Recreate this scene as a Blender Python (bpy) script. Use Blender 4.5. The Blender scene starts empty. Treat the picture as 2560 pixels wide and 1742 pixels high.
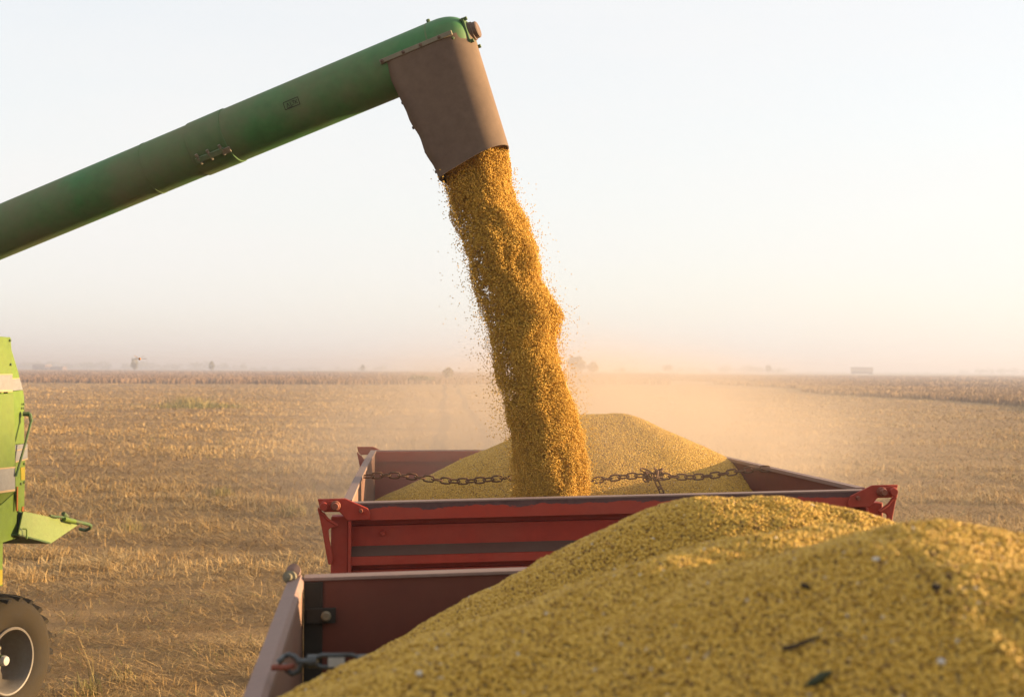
import bpy, bmesh, math, random
import numpy as np
from mathutils import Vector, Matrix

random.seed(7)
rng = np.random.default_rng(11)
S = bpy.context.scene
COL = S.collection

# ------------------------------------------------------------------ camera, sky, sun, exposure
H = 2.8                       # eye height above the field
FPX = 3200.0                  # focal length in pixels of the 2560 px wide photograph
PITCH = math.atan(51 / FPX)
ROLL = math.radians(0.31)
cf = Vector((0, math.cos(PITCH), math.sin(PITCH)))
cu0 = Vector((0, -math.sin(PITCH), math.cos(PITCH)))
cr0 = Vector((1, 0, 0))
cr = cr0 * math.cos(ROLL) + cu0 * math.sin(ROLL)
cu = cu0 * math.cos(ROLL) - cr0 * math.sin(ROLL)
CAMP = Vector((0, 0, H))
cam_d = bpy.data.cameras.new('camera')
cam = bpy.data.objects.new('camera', cam_d)
COL.objects.link(cam)
M = Matrix.Identity(4)
for i in range(3):
    M[i][0] = cr[i]; M[i][1] = cu[i]; M[i][2] = -cf[i]; M[i][3] = CAMP[i]
cam.matrix_world = M
cam_d.sensor_width = 36.0
cam_d.lens = FPX / 2560 * 36
cam_d.clip_start = 0.05
cam_d.clip_end = 12000
cam_d.dof.use_dof = True
cam_d.dof.focus_distance = 6.6
cam_d.dof.aperture_fstop = 4.6
S.camera = cam

SUN_EL = math.radians(8.0)
SUN_AZ = math.radians(9.0)    # from +X towards +Y
sund = Vector((math.cos(SUN_EL) * math.cos(SUN_AZ), math.cos(SUN_EL) * math.sin(SUN_AZ), math.sin(SUN_EL)))
W = bpy.data.worlds.new('World'); S.world = W
W.use_nodes = True
nt = W.node_tree
bg = nt.nodes['Background']
sky = nt.nodes.new('ShaderNodeTexSky')
sky.sky_type = 'NISHITA'
sky.sun_disc = False
sky.sun_elevation = SUN_EL
sky.sun_rotation = math.pi / 2 - SUN_AZ
sky.altitude = 0
sky.air_density = 1.0
sky.dust_density = 1.6
sky.ozone_density = 1.5
# thin high overcast over the clear sky: streaks of pale veil cloud
tc_ = nt.nodes.new('ShaderNodeTexCoord')
mp_ = nt.nodes.new('ShaderNodeMapping'); mp_.inputs['Scale'].default_value = (1.2, 1.2, 5.0); mp_.inputs['Rotation'].default_value = (0, .12, 0)
nz_ = nt.nodes.new('ShaderNodeTexNoise'); nz_.inputs['Scale'].default_value = 1.6; nz_.inputs['Detail'].default_value = 5
mr_ = nt.nodes.new('ShaderNodeMapRange'); mr_.inputs[1].default_value = .3; mr_.inputs[2].default_value = .7; mr_.inputs[3].default_value = .76; mr_.inputs[4].default_value = .92
veil = nt.nodes.new('ShaderNodeMix'); veil.data_type = 'RGBA'
veil.inputs[7].default_value = (2.36, 2.32, 2.29, 1)
nt.links.new(tc_.outputs['Generated'], mp_.inputs[0]); nt.links.new(mp_.outputs[0], nz_.inputs['Vector'])
nt.links.new(nz_.outputs['Fac'], mr_.inputs[0]); nt.links.new(mr_.outputs[0], veil.inputs[0])
nt.links.new(sky.outputs[0], veil.inputs[6]); nt.links.new(veil.outputs[2], bg.inputs[0])
bg.inputs[1].default_value = 0.105
sl = bpy.data.lights.new('sun', 'SUN')
sl.energy = 5.0
sl.angle = math.radians(0.6)
sl.color = (1.0, 0.70, 0.38)
so = bpy.data.objects.new('sun', sl)
COL.objects.link(so)
so.rotation_euler = sund.to_track_quat('Z', 'Y').to_euler()
so.location = (30, 0, 20)
vs = S.view_settings
vs.view_transform = 'Standard'; vs.look = 'None'; vs.gamma = 1.0
vs.use_curve_mapping = False
vs.exposure = 2.0
S.cycles.max_bounces = 6
S.cycles.diffuse_bounces = 3
S.cycles.volume_bounces = 0
S.cycles.transparent_max_bounces = 16

# ------------------------------------------------------------------ helpers
def ray(px, py, Y):
    """point of the place that the photograph shows at pixel px, py and that stands Y metres ahead"""
    d = cf + cr * ((px - 1280) / FPX) + cu * ((871 - py) / FPX)
    return CAMP + d * (Y / d.y)

def ray_plane(px, py, p0, n):
    d = cf + cr * ((px - 1280) / FPX) + cu * ((871 - py) / FPX)
    return CAMP + d * ((p0 - CAMP).dot(n) / d.dot(n))

def tag(o, label=None, cat=None, group=None, kind=None):
    if label: o['label'] = label
    if cat: o['category'] = cat
    if group: o['group'] = group
    if kind: o['kind'] = kind
    return o

def empty(name, loc, label, cat, group=None):
    o = bpy.data.objects.new(name, None)
    COL.objects.link(o)
    o.location = loc
    o.empty_display_size = 0.1
    return tag(o, label, cat, group)

class MB:
    def __init__(s):
        s.v = []; s.f = []
    def add(s, vs, fs):
        b = len(s.v)
        s.v += [Vector(p) for p in vs]
        s.f += [tuple(i + b for i in f) for f in fs]
        return s
    def hexa(s, p):           # bottom loop of four points, top loop of four points
        return s.add(p, [(3, 2, 1, 0), (4, 5, 6, 7), (0, 1, 5, 4), (1, 2, 6, 5), (2, 3, 7, 6), (3, 0, 4, 7)])
    def box(s, T, x0, x1, y0, y1, z0, z1):
        return s.hexa([T(x0, y0, z0), T(x1, y0, z0), T(x1, y1, z0), T(x0, y1, z0),
                       T(x0, y0, z1), T(x1, y0, z1), T(x1, y1, z1), T(x0, y1, z1)])
    def prism(s, pts, off):
        n = len(pts); off = Vector(off)
        a = [Vector(p) for p in pts]
        fs = [tuple(range(n)), tuple(range(2 * n - 1, n - 1, -1))]
        fs += [(i, i + n, (i + 1) % n + n, (i + 1) % n) for i in range(n)]
        return s.add(a + [p + off for p in a], fs)
    def loft(s, rings, closed=True, caps=True):
        n = len(rings[0]); vs = [p for r in rings for p in r]; fs = []
        for k in range(len(rings) - 1):
            for i in range(n if closed else n - 1):
                j = (i + 1) % n
                fs.append((k * n + i, k * n + j, (k + 1) * n + j, (k + 1) * n + i))
        if caps and closed:
            fs.append(tuple(range(n - 1, -1, -1)))
            fs.append(tuple((len(rings) - 1) * n + i for i in range(n)))
        return s.add(vs, fs)
    def tube(s, path, r, seg=10, caps=True):
        path = [Vector(p) for p in path]
        rs = r if isinstance(r, (list, tuple)) else [r] * len(path)
        rings = []; up = None
        for i, p in enumerate(path):
            t = (path[min(i + 1, len(path) - 1)] - path[max(i - 1, 0)]).normalized()
            if up is None:
                up = t.orthogonal().normalized()
            up = (up - t * up.dot(t)).normalized()
            b = t.cross(up)
            rings.append([p + (up * math.cos(2 * math.pi * k / seg) + b * math.sin(2 * math.pi * k / seg)) * rs[i] for k in range(seg)])
        return s.loft(rings, True, caps)
    def lathe(s, c, ax, prof, seg=24, caps=False):  # prof: (distance along axis, radius)
        ax = Vector(ax).normalized(); u = ax.orthogonal().normalized(); w = ax.cross(u); c = Vector(c)
        return s.loft([[c + ax * a + (u * math.cos(2 * math.pi * k / seg) + w * math.sin(2 * math.pi * k / seg)) * r for k in range(seg)] for a, r in prof], True, caps)
    def torus_path(s, path, r, seg=6):     # closed path
        path = [Vector(p) for p in path]; n = len(path); rings = []; up = None
        for i, p in enumerate(path):
            t = (path[(i + 1) % n] - path[i - 1]).normalized()
            if up is None: up = t.orthogonal().normalized()
            up = (up - t * up.dot(t)).normalized(); b = t.cross(up)
            rings.append([p + (up * math.cos(2 * math.pi * k / seg) + b * math.sin(2 * math.pi * k / seg)) * r for k in range(seg)])
        rings.append(rings[0])
        return s.loft(rings, True, False)
    def build(s, name, mat, parent=None, bevel=0, smooth=30, loc=None):
        me = bpy.data.meshes.new(name)
        me.from_pydata([tuple(p) for p in s.v], [], s.f)
        bm = bmesh.new(); bm.from_mesh(me)
        bmesh.ops.remove_doubles(bm, verts=bm.verts, dist=1e-6)
        bmesh.ops.recalc_face_normals(bm, faces=bm.faces)
        org = Vector((0, 0, 0))
        if loc is not None: org = Vector(loc)
        elif parent is not None: org = parent.matrix_world.translation if False else Vector(parent.location)
        if parent is not None and parent.parent is not None: org = Vector((0, 0, 0))
        bmesh.ops.translate(bm, verts=bm.verts, vec=-org)
        bm.to_mesh(me); bm.free()
        if mat is not None: me.materials.append(mat)
        if smooth:
            me.shade_smooth(); me.set_sharp_from_angle(angle=math.radians(smooth))
        o = bpy.data.objects.new(name, me)
        COL.objects.link(o)
        if parent is None:
            o.location = org
        else:
            o.parent = parent
            if parent.parent is not None:      # sub-part: part's own origin equals that of the thing
                root = parent
                while root.parent is not None: root = root.parent
                for v in me.vertices: v.co -= Vector(root.location)
        if bevel:
            b = o.modifiers.new('bevel', 'BEVEL'); b.width = bevel; b.segments = 2; b.limit_method = 'ANGLE'; b.angle_limit = math.radians(35)
            b.harden_normals = False
        return o

def vnoise(p, seed=0):
    """value noise of an (n,3) array, 0..1"""
    p = np.asarray(p, float); i = np.floor(p).astype(np.int64); f = p - i; f = f * f * (3 - 2 * f)
    def h(a):
        n = (a[:, 0] * 374761393 + a[:, 1] * 668265263 + a[:, 2] * 2147483647 + seed * 144665) & 0x7fffffff
        n = ((n ^ (n >> 13)) * 1274126177) & 0x7fffffff
        n = ((n ^ (n >> 16)) * 668265263) & 0x7fffffff
        return (n & 0xffff) / 65535.0
    r = 0
    for dx in (0, 1):
        for dy in (0, 1):
            for dz in (0, 1):
                w = (f[:, 0] if dx else 1 - f[:, 0]) * (f[:, 1] if dy else 1 - f[:, 1]) * (f[:, 2] if dz else 1 - f[:, 2])
                r = r + w * h(i + np.array([dx, dy, dz]))
    return r
def fbm(p, o=3, seed=0):
    p = np.asarray(p, float); r = 0; a = 0.5; t = 0
    for k in range(o):
        r = r + a * vnoise(p * 2 ** k, seed + k); t += a; a *= 0.5
    return r / t

# ------------------------------------------------------------------ materials
def mat_new(name):
    m = bpy.data.materials.new(name); m.use_nodes = True
    nt = m.node_tree; return m, nt, nt.nodes['Principled BSDF']
def nd(nt, t, **kw):
    n = nt.nodes.new(t)
    for k, v in kw.items(): setattr(n, k, v)
    return n
def ramp(nt, stops, src):
    r = nd(nt, 'ShaderNodeValToRGB'); e = r.color_ramp.elements
    e[0].position = stops[0][0]; e[0].color = (*stops[0][1], 1)
    e[1].position = stops[-1][0]; e[1].color = (*stops[-1][1], 1)
    for p, c in stops[1:-1]:
        k = e.new(p); k.color = (*c, 1)
    nt.links.new(src, r.inputs[0]); return r.outputs[0]
def noise(nt, scale, detail=4, rough=0.55, vec=None, coord='Object', stretch=None):
    tc = nd(nt, 'ShaderNodeTexCoord'); n = nd(nt, 'ShaderNodeTexNoise')
    n.inputs['Scale'].default_value = scale; n.inputs['Detail'].default_value = detail; n.inputs['Roughness'].default_value = rough
    if stretch:
        mp = nd(nt, 'ShaderNodeMapping'); mp.inputs['Scale'].default_value = stretch
        nt.links.new(tc.outputs[coord], mp.inputs[0]); nt.links.new(mp.outputs[0], n.inputs['Vector'])
    else:
        nt.links.new(tc.outputs[coord], n.inputs['Vector'])
    return n.outputs['Fac']
def mixc(nt, fac, a, b):
    m = nd(nt, 'ShaderNodeMix', data_type='RGBA')
    for s, v in ((m.inputs[0], fac), (m.inputs[6], a), (m.inputs[7], b)):
        if hasattr(v, 'is_output'): nt.links.new(v, s)
        elif isinstance(v, (int, float)): s.default_value = v
        else: s.default_value = (*v, 1)
    return m.outputs[2]
def bump(nt, b, h, strength, dist=0.002):
    n = nd(nt, 'ShaderNodeBump'); n.inputs['Strength'].default_value = strength; n.inputs['Distance'].default_value = dist
    nt.links.new(h, n.inputs['Height']); nt.links.new(n.outputs[0], b.inputs['Normal'])
def paint(name, base, dust=(0.32, 0.24, 0.16), dusty=(0.45, 0.75), dark=None, rough=0.5, scale=3.0, amount=0.6, metal=0.0, spec=0.3, stretch=None):
    m, nt, b = mat_new(name)
    n1 = noise(nt, scale, 6, 0.6, stretch=stretch); n2 = noise(nt, scale * 9, 5, 0.65, stretch=stretch)
    c = mixc(nt, ramp(nt, [(0.3, (0, 0, 0)), (0.8, (1, 1, 1))], n2), base, tuple(x * 0.72 for x in (dark or base)))
    f = ramp(nt, [(dusty[0], (0, 0, 0)), (dusty[1], (amount,) * 3)], n1)
    c = mixc(nt, f, c, dust)
    nt.links.new(c, b.inputs['Base Color'])
    nt.links.new(ramp(nt, [(0.3, (rough,) * 3), (0.75, (min(1, rough + 0.3),) * 3)], n1), b.inputs['Roughness'])
    b.inputs['Metallic'].default_value = metal
    b.inputs['Specular IOR Level'].default_value = spec
    bump(nt, b, n2, 0.25, 0.0015)
    return m

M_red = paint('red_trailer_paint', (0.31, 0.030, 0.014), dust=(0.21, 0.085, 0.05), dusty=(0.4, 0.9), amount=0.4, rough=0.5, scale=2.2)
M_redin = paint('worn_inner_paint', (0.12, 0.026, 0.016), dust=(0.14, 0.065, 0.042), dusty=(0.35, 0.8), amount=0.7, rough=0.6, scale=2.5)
M_redlit = paint('sunlit_dusty_wall', (0.18, 0.085, 0.06), dust=(0.20, 0.13, 0.095), dusty=(0.3, 0.7), amount=0.8, rough=0.6, scale=2.5)  # left walls: sunlight put into the colour, paler than the right walls, plus dust
M_rail = paint('worn_rail_metal', (0.22, 0.13, 0.105), dust=(0.23, 0.17, 0.145), dusty=(0.3, 0.7), amount=0.8, rough=0.6, scale=5)
M_ledge = paint('skylit_dusty_ledge', (0.085, 0.030, 0.020), dust=(0.080, 0.048, 0.034), dusty=(0.25, 0.6), amount=0.9, rough=0.7, scale=3)  # sky sheen on the up-facing rib painted in as greyer colour, with dust
M_black = paint('black_steel', (0.022, 0.020, 0.016), dust=(0.06, 0.05, 0.035), rough=0.55, scale=6)
M_bolt = paint('rusty_bolt', (0.20, 0.05, 0.028), dust=(0.18, 0.09, 0.05), rough=0.5, scale=20)
M_steel = paint('zinc_steel', (0.085, 0.090, 0.092), dust=(0.05, 0.045, 0.04), rough=0.34, scale=25, metal=0.7)
M_chain = paint('rusty_chain', (0.13, 0.065, 0.035), dust=(0.16, 0.09, 0.05), rough=0.65, scale=20)
M_white = paint('white_sticker', (0.36, 0.35, 0.33), dust=(0.28, 0.26, 0.22), rough=0.5, scale=30)
M_tube = paint('dusty_green_tube', (0.046, 0.155, 0.046), dust=(0.165, 0.130, 0.080), dusty=(0.34, 0.70), amount=0.72, rough=0.55, scale=1.9)
M_tubeold = paint('dusty_green_collar', (0.06, 0.14, 0.045), dust=(0.17, 0.14, 0.09), dusty=(0.40, 0.75), amount=0.8, rough=0.55, scale=2)
M_spout = paint('dusty_rubber_spout', (0.122, 0.083, 0.060), dust=(0.20, 0.142, 0.10), dusty=(0.4, 0.85), amount=0.6, rough=0.75, scale=2.4, spec=0.15)
M_strip = paint('worn_metal_strip', (0.17, 0.15, 0.10), dust=(0.25, 0.2, 0.14), rough=0.55, scale=14)
M_motor = paint('brown_bearing_housing', (0.12, 0.075, 0.055), dust=(0.18, 0.12, 0.08), rough=0.6, scale=9)
M_gdark = paint('dark_green_fitting', (0.05, 0.10, 0.035), dust=(0.16, 0.13, 0.08), rough=0.6, scale=9)
M_bar = paint('pale_green_bar', (0.10, 0.15, 0.075), dust=(0.2, 0.17, 0.11), rough=0.5, scale=9)
M_lime = paint('lime_panel_paint', (0.100, 0.158, 0.018), dust=(0.145, 0.16, 0.04), dusty=(0.45, 0.9), amount=0.5, rough=0.42, scale=1.6)
M_limed = paint('olive_lime_panel', (0.095, 0.145, 0.020), dust=(0.14, 0.145, 0.04), dusty=(0.4, 0.9), amount=0.5, rough=0.5, scale=2)
M_limey = paint('pale_lime_sheet', (0.17, 0.215, 0.06), dust=(0.20, 0.19, 0.09), dusty=(0.5, 0.85), amount=0.6, rough=0.38, scale=4)
M_beige = paint('pinkish_white_stripe', (0.165, 0.165, 0.17), dust=(0.15, 0.14, 0.13), rough=0.5, scale=3)
M_glinet = paint('stripe_edge', (0.30, 0.22, 0.12), rough=0.6, scale=6)
M_yellow = paint('yellow_sticker', (0.25, 0.20, 0.01), dust=(0.22, 0.18, 0.06), dusty=(0.6, 0.9), rough=0.5, scale=9)
M_orange = paint('orange_reflector', (0.25, 0.08, 0.01), dust=(0.22, 0.13, 0.05), dusty=(0.6, 0.9), rough=0.35, scale=9)
M_rubber = paint('dusty_tyre_rubber', (0.028, 0.023, 0.018), dust=(0.036, 0.026, 0.013), dusty=(0.30, 0.62), amount=0.85, rough=0.8, scale=2.2, spec=0.15)
M_lug = paint('tyre_tread_rubber', (0.03, 0.026, 0.022), dust=(0.055, 0.042, 0.025), dusty=(0.40, 0.75), amount=0.8, rough=0.8, scale=5, spec=0.15)
M_rim = paint('grey_wheel_rim', (0.15, 0.135, 0.12), dust=(0.12, 0.09, 0.06), dusty=(0.35, 0.7), amount=0.7, rough=0.45, scale=4)
M_chassis = paint('dark_red_chassis', (0.12, 0.02, 0.016), dust=(0.15, 0.1, 0.06), rough=0.6, scale=4)

# gate beam: red with the black scuffed upper edge
def scuffed():
    m, nt, b = mat_new('scuffed_red_beam')
    at = nd(nt, 'ShaderNodeAttribute', attribute_name='drop')
    n = noise(nt, 5.5, 6, 0.7, stretch=(1, 1, 3)); n2 = noise(nt, 30, 5, 0.6); n3 = noise(nt, 1.4, 4, 0.6)
    thr = nd(nt, 'ShaderNodeMapRange'); thr.inputs[1].default_value = 0.25; thr.inputs[2].default_value = 0.72
    thr.inputs[3].default_value = 0.005; thr.inputs[4].default_value = 0.042
    nt.links.new(n, thr.inputs[0])
    lt = nd(nt, 'ShaderNodeMath', operation='SUBTRACT'); nt.links.new(thr.outputs[0], lt.inputs[0]); nt.links.new(at.outputs['Fac'], lt.inputs[1])
    f = nd(nt, 'ShaderNodeMapRange'); f.inputs[1].default_value = -0.001; f.inputs[2].default_value = 0.001; nt.links.new(lt.outputs[0], f.inputs[0])
    red = mixc(nt, ramp(nt, [(0.35, (0, 0, 0)), (0.75, (0.6,) * 3)], n3), (0.32, 0.034, 0.016), (0.21, 0.06, 0.038))
    red = mixc(nt, ramp(nt, [(0.45, (0, 0, 0)), (0.8, (0.5,) * 3)], n2), red, (0.20, 0.03, 0.02))
    blk = mixc(nt, n2, (0.045, 0.022, 0.022), (0.12, 0.06, 0.055))
    nt.links.new(mixc(nt, f.outputs[0], red, blk), b.inputs['Base Color'])
    b.inputs['Roughness'].default_value = 0.5; b.inputs['Specular IOR Level'].default_value = 0.3
    bump(nt, b, n2, 0.2, 0.001)
    return m
M_scuff = scuffed()

def bean_mat(name, stops, sub=0.0):
    m, nt, b = mat_new(name)
    oi = nd(nt, 'ShaderNodeObjectInfo')
    c = ramp(nt, stops, oi.outputs['Random'])
    nt.links.new(c, b.inputs['Base Color'])
    b.inputs['Roughness'].default_value = 0.5
    b.inputs['Specular IOR Level'].default_value = 0.22
    return m
BEANS = [(0.0, (0.10, 0.05, 0.015)), (0.03, (0.18, 0.09, 0.02)), (0.06, (0.32, 0.180, 0.020)), (0.45, (0.47, 0.285, 0.038)), (0.80, (0.58, 0.375, 0.070)), (0.993, (0.42, 0.25, 0.04)), (0.998, (0.42, 0.36, 0.27)), (1.0, (0.46, 0.42, 0.34))]
M_bean = bean_mat('soybean', BEANS)
BEANF = [(0.0, (0.36, 0.20, 0.026)), (0.3, (0.50, 0.29, 0.038)), (0.7, (0.60, 0.365, 0.055)), (1.0, (0.68, 0.45, 0.09))]
M_beanfall = bean_mat('falling_soybean', BEANF)
def heap_mat():
    m, nt, b = mat_new('soybean_bed')
    n = noise(nt, 160, 3, 0.7)
    nt.links.new(ramp(nt, [(0.3, (0.10, 0.062, 0.014)), (0.7, (0.28, 0.18, 0.036))], n), b.inputs['Base Color'])
    b.inputs['Roughness'].default_value = 0.7
    bump(nt, b, n, 1.0, 0.004)
    return m
M_heap = heap_mat()

def ground_mat():
    m, nt, b = mat_new('stubble_field')
    tc = nd(nt, 'ShaderNodeTexCoord')
    big = noise(nt, 0.045, 5, 0.6, stretch=(0.5, 1.6, 1))
    mid = noise(nt, 0.5, 5, 0.65, stretch=(0.6, 1.4, 1))
    fine = noise(nt, 16, 8, 0.78)
    a = ramp(nt, [(0.30, (0.055, 0.036, 0.020)), (0.5, (0.20, 0.130, 0.064)), (0.72, (0.40, 0.27, 0.135))], fine)
    c = mixc(nt, ramp(nt, [(0.35, (0, 0, 0)), (0.7, (0.75,) * 3)], mid), a, (0.36, 0.235, 0.11))
    c = mixc(nt, ramp(nt, [(0.40, (0.55,) * 3), (0.62, (0, 0, 0))], big), c, (0.20, 0.128, 0.065))
    nt.links.new(c, b.inputs['Base Color'])
    b.inputs['Roughness'].default_value = 0.95; b.inputs['Specular IOR Level'].default_value = 0.1
    h = nd(nt, 'ShaderNodeMath', operation='ADD'); nt.links.new(fine, h.inputs[0]); nt.links.new(mid, h.inputs[1])
    bump(nt, b, h.outputs[0], 0.9, 0.06)
    return m
def track_mat():
    m, nt, b = mat_new('flattened_soil')
    n = noise(nt, 3.0, 8, 0.75)
    nt.links.new(ramp(nt, [(0.3, (0.04, 0.029, 0.02)), (0.55, (0.085, 0.060, 0.036)), (0.75, (0.18, 0.12, 0.066))], n), b.inputs['Base Color'])
    b.inputs['Roughness'].default_value = .95; b.inputs['Specular IOR Level'].default_value = .1
    bump(nt, b, n, .8, .05)
    return m
def attr_mat(name, stops, rough=0.8, trans=0.0):
    m, nt, b = mat_new(name)
    at = nd(nt, 'ShaderNodeAttribute', attribute_name='shade')
    nt.links.new(ramp(nt, stops, at.outputs['Fac']), b.inputs['Base Color'])
    b.inputs['Roughness'].default_value = rough; b.inputs['Specular IOR Level'].default_value = 0.15
    return m
M_ground = ground_mat()
M_straw = attr_mat('dry_straw', [(0.0, (0.11, 0.066, 0.024)), (0.3, (0.30, 0.19, 0.072)), (0.7, (0.47, 0.31, 0.128)), (0.93, (0.58, 0.42, 0.21)), (0.96, (0.14, 0.13, 0.04)), (1.0, (0.12, 0.13, 0.035))])
M_crop = attr_mat('ripe_crop', [(0.0, (0.10, 0.058, 0.032)), (0.5, (0.19, 0.115, 0.06)), (1.0, (0.30, 0.195, 0.09))])
M_weed = attr_mat('weed_leaf', [(0.0, (0.10, 0.10, 0.03)), (0.5, (0.2, 0.17, 0.06)), (1.0, (0.36, 0.27, 0.11))])
M_leaf = attr_mat('far_leaf', [(0.0, (0.06, 0.075, 0.03)), (0.5, (0.12, 0.12, 0.055)), (1.0, (0.27, 0.22, 0.11))])
M_bark = paint('bark', (0.10, 0.075, 0.05), rough=0.9, scale=8)
M_shed = paint('brown_shed_wall', (0.16, 0.10, 0.085), rough=0.8, scale=0.3)
M_roof = paint('grey_shed_roof', (0.16, 0.13, 0.12), rough=0.8, scale=0.3)

def set_attr(me, name, vals, dom='FACE'):
    a = me.attributes.new(name, 'FLOAT', dom)
    a.data.foreach_set('value', np.asarray(vals, np.float32))

def quads_object(name, P, shade, mat):
    """P (n,4,3) quads as one mesh"""
    n = len(P); me = bpy.data.meshes.new(name)
    me.vertices.add(n * 4); me.vertices.foreach_set('co', P.reshape(-1).astype(np.float32))
    me.loops.add(n * 4); me.loops.foreach_set('vertex_index', np.arange(n * 4, dtype=np.int32))
    me.polygons.add(n); me.polygons.foreach_set('loop_start', np.arange(0, n * 4, 4, dtype=np.int32))
    me.update(calc_edges=True)
    set_attr(me, 'shade', shade)
    me.materials.append(mat)
    o = bpy.data.objects.new(name, me); COL.objects.link(o)
    return o

def blades(base, az, tilt, length, width, bend=0.25):
    """thin two-piece blades from base points; tilt measured from the vertical"""
    n = len(base)
    d = np.stack([np.sin(tilt) * np.cos(az), np.sin(tilt) * np.sin(az), np.cos(tilt)], 1)
    sd = np.stack([-np.sin(az + rng.uniform(-.9, .9, n)), np.cos(az + rng.uniform(-.9, .9, n)), np.zeros(n)], 1)
    t2 = np.clip(tilt + bend * rng.uniform(0, 1, n), 0, 1.62)
    d2 = np.stack([np.sin(t2) * np.cos(az), np.sin(t2) * np.sin(az), np.cos(t2)], 1)
    L = length[:, None]; w = width[:, None] * 0.5
    m = base + d * L * 0.5; e = m + d2 * L * 0.5
    q1 = np.stack([base - sd * w, base + sd * w, m + sd * w * .85, m - sd * w * .85], 1)
    q2 = np.stack([m - sd * w * .85, m + sd * w * .85, e + sd * w * .3, e - sd * w * .3], 1)
    return np.concatenate([q1, q2])

# ------------------------------------------------------------------ ground and field
def ground():
    me = bpy.data.meshes.new('ground'); bm = bmesh.new()
    xs = [-4000, -1500, -600, -200, -80, -40, -20, -10, 0, 10, 20, 40, 80, 200, 600, 1500, 4000]
    ys = [-200, -40, 0, 6, 12, 20, 30, 45, 70, 110, 180, 300, 600, 1200, 2400, 4500]
    g = [[bm.verts.new((x, y, 0)) for x in xs] for y in ys]
    for j in range(len(ys) - 1):
        for i in range(len(xs) - 1):
            bm.faces.new((g[j][i], g[j][i + 1], g[j + 1][i + 1], g[j + 1][i]))
    bm.to_mesh(me); bm.free(); me.materials.append(M_ground)
    o = bpy.data.objects.new('ground', me); COL.objects.link(o)
    tag(o, kind='structure')
ground()

def wheel_tracks():
    mat = track_mat()
    for c in (0, 1):
        me = bpy.data.meshes.new('wheel_track'); bm = bmesh.new(); prev = None
        for Y in np.linspace(13.5, 225, 260):
            x = -.1 - .052 * Y + c * 1.75 + .15 * math.sin(Y * .11 + c); w = .24 + .06 * math.sin(Y) + random.uniform(-.04, .04)
            cur = (bm.verts.new((x - w, Y, .004)), bm.verts.new((x + w, Y, .004)))
            if prev: bm.faces.new((prev[0], prev[1], cur[1], cur[0]))
            prev = cur
        bm.to_mesh(me); bm.free(); me.materials.append(mat)
        o = bpy.data.objects.new('wheel_track', me); COL.objects.link(o); tag(o, kind='structure')
wheel_tracks()

def stubble():
    n = 1550000
    Y = np.exp(rng.uniform(np.log(8.8), np.log(222), n))
    X = rng.uniform(-0.43, 0.43, n) * Y + rng.normal(0, .2, n)
    q = np.stack([X, Y, np.zeros(n)], 1)
    patch = fbm(q * np.array([.22, .55, 1]), 4, 3)
    clump = fbm(q * np.array([1.8, 3.0, 1]), 3, 9)
    keep = rng.uniform(0, 1, n) < np.clip((patch - .26) * 2.4, .40, 1) * np.clip((clump - .26) * 2.6, .22, 1)
    for c in (0, 1):
        keep &= ~((np.abs(X - (-.1 - .052 * Y + c * 1.75) - .15 * np.sin(Y * .11 + c)) < .27 + .05 * np.sin(Y)) & (rng.uniform(0, 1, n) < .8))
    keep &= ~((X > -.75 - .074 * (Y - 5.7)) & (X < 1.6) & (Y < 13))          # behind the trailers
    q = q[keep]; Y = Y[keep]; patch = patch[keep]; clump = clump[keep]; n = len(q)
    stand = rng.uniform(0, 1, n) < np.clip(.05 + (patch - .50) * .9 + (clump - .5) * .5, .012, .25)
    tilt = np.where(stand, np.abs(rng.normal(0, .33, n)), rng.uniform(1.08, 1.54, n))
    ln = np.where(stand, rng.uniform(.04, .13, n), rng.uniform(.05, .24, n))
    sc = np.clip(Y / 15, .75, 9)
    wd = rng.uniform(.0034, .0085, n) * sc
    q[:, 2] = np.where(stand, 0, rng.uniform(0, 1, n) ** 1.5 * .11 * np.clip(clump * 3 - 1.0, .06, 1.2))
    P = blades(q, rng.uniform(0, 2 * np.pi, n), tilt, ln * np.clip(sc, .9, 1.5), wd)
    sh = np.clip(rng.beta(2, 2, n) * .85 + (patch - .5) * .75, 0, .94)
    green = (rng.uniform(0, 1, n) < .05) & (fbm(q * .35, 2, 21) > .55)
    sh = np.where(green, rng.uniform(.96, 1, n), sh)
    o = quads_object('straw_stubble', P, np.concatenate([sh, sh]), M_straw)
    tag(o, 'dry straw and short stubble littering the harvested field', 'stubble', kind='stuff')
stubble()

def crop_block(name, label, poly_fn, n, h, sh0):
    """standing crop: many upright stems over the plot given by poly_fn(n) -> x, y"""
    X, Y = poly_fn(n)
    q = np.stack([X, Y, np.zeros(len(X))], 1)
    top = fbm(q * np.array([.05, .05, 1]), 3, 5)
    ln = h * (0.65 + .5 * top) * rng.uniform(.86, 1.04, len(X))
    wd = np.clip(Y / 1100, .04, .6) * rng.uniform(.5, 1.2, len(X))
    P = blades(q, rng.uniform(0, 6.28, len(X)), np.abs(rng.normal(0, .18, len(X))), ln, wd, .3)
    sh = np.clip(sh0 + (top - .5) * .9 + rng.normal(0, .09, len(X)), 0, 1)
    o = quads_object(name, P, np.concatenate([sh, sh]), M_crop)
    tag(o, label, 'crop', kind='stuff')
def plot_far(n):
    u = rng.uniform(0, 1, n); Y = 225 + (1 - np.sqrt(1 - u * .995)) * 700
    X = rng.uniform(-.46, .13, n) * Y
    Y = Y + 14 * np.sin(X * .03)
    return X, Y
crop_block('standing_crop', 'brown strip of uncut crop far off behind the stubble', plot_far, 110000, .85, .34)
def plot_right(n):
    Y = np.exp(rng.uniform(np.log(85), np.log(700), n))
    X = (38 + (Y - 96) * .03 + 3 * np.sin(Y * .07)) + (rng.uniform(0, 1, n) ** 1.5) * Y * .35
    return X, Y
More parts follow.
